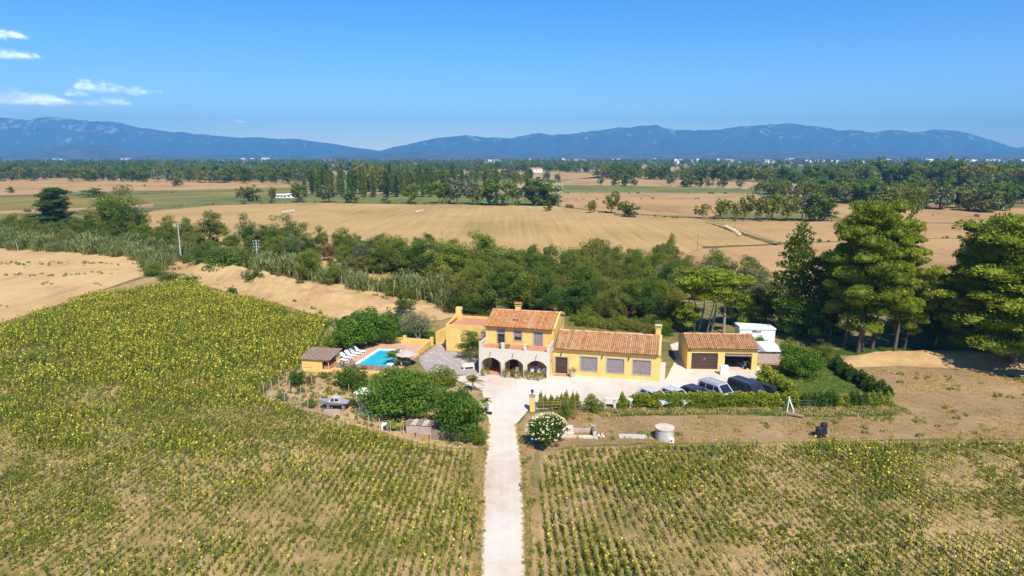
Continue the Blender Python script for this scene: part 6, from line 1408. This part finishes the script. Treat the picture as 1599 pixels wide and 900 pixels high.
scatter_stuff('field_weeds', list(zip(X[k], Y[k])), WEED, 'scattered weeds on the bare tilled field at left', 'weeds', .7, 1.6, .2, 10)

# scrub and tall weeds along the field boundaries
r = np.random.default_rng(55); mp = []
for pl_, dens in (([(870,323),(960,334.5),(1090,343)], .25), ([(1104,345.5),(1320,346.5),(1420,348.5),(1640,352)], .3), ([(1215,380.5),(1460,372.5),(1640,372)], .22), ([(875,312),(1100,311),(1200,312)], .16), ([(872,302),(1050,302.5),(1215,303)], .3), ([(-60,309),(160,306),(300,300.5),(480,297)], .14), ([(240,324),(330,320.5),(480,316.5),(640,319),(870,322)], .3), ([(0,332),(160,329),(240,324)], .2), ([(480,298),(700,299),(870,301)], .2), ([(1300,331),(1460,337),(1640,343)], .14), ([(-40,293),(200,291),(480,289)], .07), ([(700,283),(880,286),(1050,290)], .1)):
    L = [G(*p) for p in pl_]
    for a_, b_ in zip(L, L[1:]):
        for _ in range(int(math.hypot(b_[0]-a_[0], b_[1]-a_[1])*dens)): t = r.random(); mp.append((a_[0]+(b_[0]-a_[0])*t + r.normal()*.8, a_[1]+(b_[1]-a_[1])*t + r.normal()*.8, 0))
scatter_stuff('field_margin_scrub', mp, [PROTO['bush_%d' % i]['crown'] for i in (1, 2, 3)], 'low scrub and tall weeds along the boundaries of the far fields', 'scrub', tilt=.05, seed=56, scl=np.clip(r.gamma(2.0, .11, len(mp)), .08, .8))

# ------------------------------------------------------------------ sunflowers
def sunflower(seed, h=.95):
    """stalk, hanging leaves and a nodding head"""
    r = np.random.default_rng(seed); V, Q, T, MI = [], [], [], []
    def quad(a, b, c, d, t, m): n = len(V); V.extend([a, b, c, d]); Q.append((n, n+1, n+2, n+3)); T.append(t); MI.append(m)
    lean = r.normal(size=2)*.05; top = np.array([lean[0], lean[1], h]); w = .018
    for a in (0, 2.1, 4.2):
        d = np.array([math.cos(a), math.sin(a), 0])*w; e = np.array([math.cos(a+2.1), math.sin(a+2.1), 0])*w; quad(d, e, top+e*.6, top+d*.6, .35+.2*r.random(), 0)
    for i in range(9):
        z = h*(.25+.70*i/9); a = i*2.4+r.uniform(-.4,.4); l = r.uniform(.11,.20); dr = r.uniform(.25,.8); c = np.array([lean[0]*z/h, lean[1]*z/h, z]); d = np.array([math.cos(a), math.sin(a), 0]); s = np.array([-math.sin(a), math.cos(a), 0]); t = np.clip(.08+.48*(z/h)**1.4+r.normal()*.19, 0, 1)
        m = c+d*l*.5+np.array([0,0,l*.12]); e = c+d*l-np.array([0,0,l*dr]); wd = l*.36
        quad(c, m-s*wd, m+np.array([0,0,.01]), m+s*wd, t, 0); quad(m-s*wd, e, m+s*wd, m+np.array([0,0,.02]), t, 0)
    a = r.uniform(-1.2, 1.2) - 1.57; d = np.array([math.cos(a), math.sin(a), 0]); hc = top+d*.10-np.array([0,0,.02]); nrm = d*.75+np.array([0,0,-.25 if r.random() < .6 else .5]); nrm /= np.linalg.norm(nrm); u = np.cross(nrm, [0,0,1]); u /= np.linalg.norm(u); v_ = np.cross(u, nrm); R_ = r.uniform(.07,.11); ht = r.uniform(.62,.92)
    ring = [hc + (u*math.cos(q*math.pi/3)+v_*math.sin(q*math.pi/3))*R_ for q in range(6)]; bk = hc - nrm*.07
    quad(ring[0], ring[1], ring[2], ring[3], ht, 0); quad(ring[3], ring[4], ring[5], ring[0], ht, 0)
    for q in range(0, 6, 2): quad(ring[q+1], ring[q], bk, ring[(q+2) % 6], ht*.85, 0)
    return np_mesh('sunflower', np.array(V), np.array(Q), LF['sunleaf'], np.clip(T, 0, 1))
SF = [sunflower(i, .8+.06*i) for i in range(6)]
def rows(P, seed, sp=.64, dp=.25):
    r = np.random.default_rng(seed); xs = [p[0] for p in P]; ys = [p[1] for p in P]; X, Y = [], []
    y0, y1 = max(min(ys), 27.0), max(ys)
    for x0 in np.arange(-140, 90, sp):
        yy = np.arange(y0, y1, dp) + r.normal()*.1; yy = yy + r.normal(size=len(yy))*.06; xx = x0*(1-.0042*(yy-42)) + r.normal(size=len(yy))*.028
        X.append(xx); Y.append(yy)
    X = np.concatenate(X); Y = np.concatenate(Y); k = npoly(P, X, Y) & in_view(X, Y); return X[k], Y[k]
near = []
def sun_field(poly, seed, where):
    P = [G(*p) for p in poly]; X, Y = rows(P, seed); r = np.random.default_rng(seed)
    # stand is thin and patchy near the camera, closer further off
    v = nz(X, Y, .11, seed); far = np.clip((Y-50)/40, 0, 1); keep = r.random(len(X)) < np.clip(.66 + .34*v - .12*far, .3, .95)
    X, Y, v, far = X[keep], Y[keep], v[keep], far[keep]; s = np.clip(.66 + .26*v + .13*r.normal(size=len(X)) + .48*far, .38, 1.45)
    gx, gy = G(500, 655); s = s*(1-.35*np.clip(1-np.hypot((X-gx)/18, (Y-gy)/7), 0, 1)); return X, Y, s
LS = [(-420,790),(-300,640),(0,512),(228,438),(262,434),(330,456),(430,480),(515,505),(496,545),(462,583),(400,620),(560,672),(672,702),(736,710),(742,800),(744,1200),(-700,1200)]
RS = [(846,716),(900,703),(1060,698),(1240,696),(1800,689),(2400,700),(2600,1200),(845,1200),(843,820)]
XL, YL, SL = sun_field(LS, 31, 'left'); XR, YR, SR = sun_field(RS, 32, 'right')
def near_split(X, Y, S, n):
    f = (Y*CP + CAMH*SP); px = CXP + FPX*X/f; py = CYP - FPX*(Y*SP - CAMH*CP)/f; d = np.where((px > 5) & (px < 1594) & (py < 893), Y/S**.5, 1e9); o = np.argsort(d); return o[:n], o[n:]
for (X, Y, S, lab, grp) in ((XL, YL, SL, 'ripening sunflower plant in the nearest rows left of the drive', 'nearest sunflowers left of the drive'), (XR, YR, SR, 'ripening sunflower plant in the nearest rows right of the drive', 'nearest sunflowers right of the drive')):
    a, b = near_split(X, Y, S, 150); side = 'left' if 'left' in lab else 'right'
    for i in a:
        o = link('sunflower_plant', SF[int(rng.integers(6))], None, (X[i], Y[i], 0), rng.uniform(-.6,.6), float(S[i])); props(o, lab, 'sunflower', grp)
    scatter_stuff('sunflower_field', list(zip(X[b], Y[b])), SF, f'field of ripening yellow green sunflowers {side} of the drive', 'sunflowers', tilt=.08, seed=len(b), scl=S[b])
# weeds between the rows
for (poly, n, sd_, side) in ((LS, 0, 41, 'left'), (RS, 0, 42, 'right')):
    P = [G(*p) for p in poly]; X, Y = rows(P, sd_ - 10, .64, .21); r = np.random.default_rng(sd_); far = np.clip((Y-55)/45, 0, 1)
    X = X + r.normal(size=len(X))*(.07 + .14*far); v = nz(X, Y, .13, sd_) + .34*r.normal(size=len(X)) + .55*far; k = v > .05; X, Y, v = X[k], Y[k], v[k]
    scatter_stuff('field_weeds', list(zip(X, Y)), WEED, f'green weeds growing along the sunflower rows {side} of the drive', 'weeds', tilt=.15, seed=sd_, scl=np.clip(.42 + .26*v + .12*r.normal(size=len(X)), .2, .9))
# ragged verge along the drive
r = np.random.default_rng(77); vp = []
for (pl_) in ([(752,930),(753,830),(756,740),(761,690),(764,662)], [(820,930),(818,800),(816,740),(810,690),(806,664)]):
    L = [G(*p) for p in pl_]
    for a_, b_ in zip(L, L[1:]):
        n = int(math.hypot(b_[0]-a_[0], b_[1]-a_[1])*20)
        for _ in range(n): t = r.random(); o_ = abs(r.normal())*.45-.12; sg = -1 if pl_[0][0] < 800 else 1; vp.append((a_[0]+(b_[0]-a_[0])*t + sg*o_, a_[1]+(b_[1]-a_[1])*t))
scatter_stuff('verge_weeds', vp, GRASS + GREEN + WEED[:1], 'ragged dry and green grass along both edges of the drive', 'grass', .4, .9, .2, 78, idx=r.choice(5, len(vp), p=[.42,.42,.06,.06,.04]))
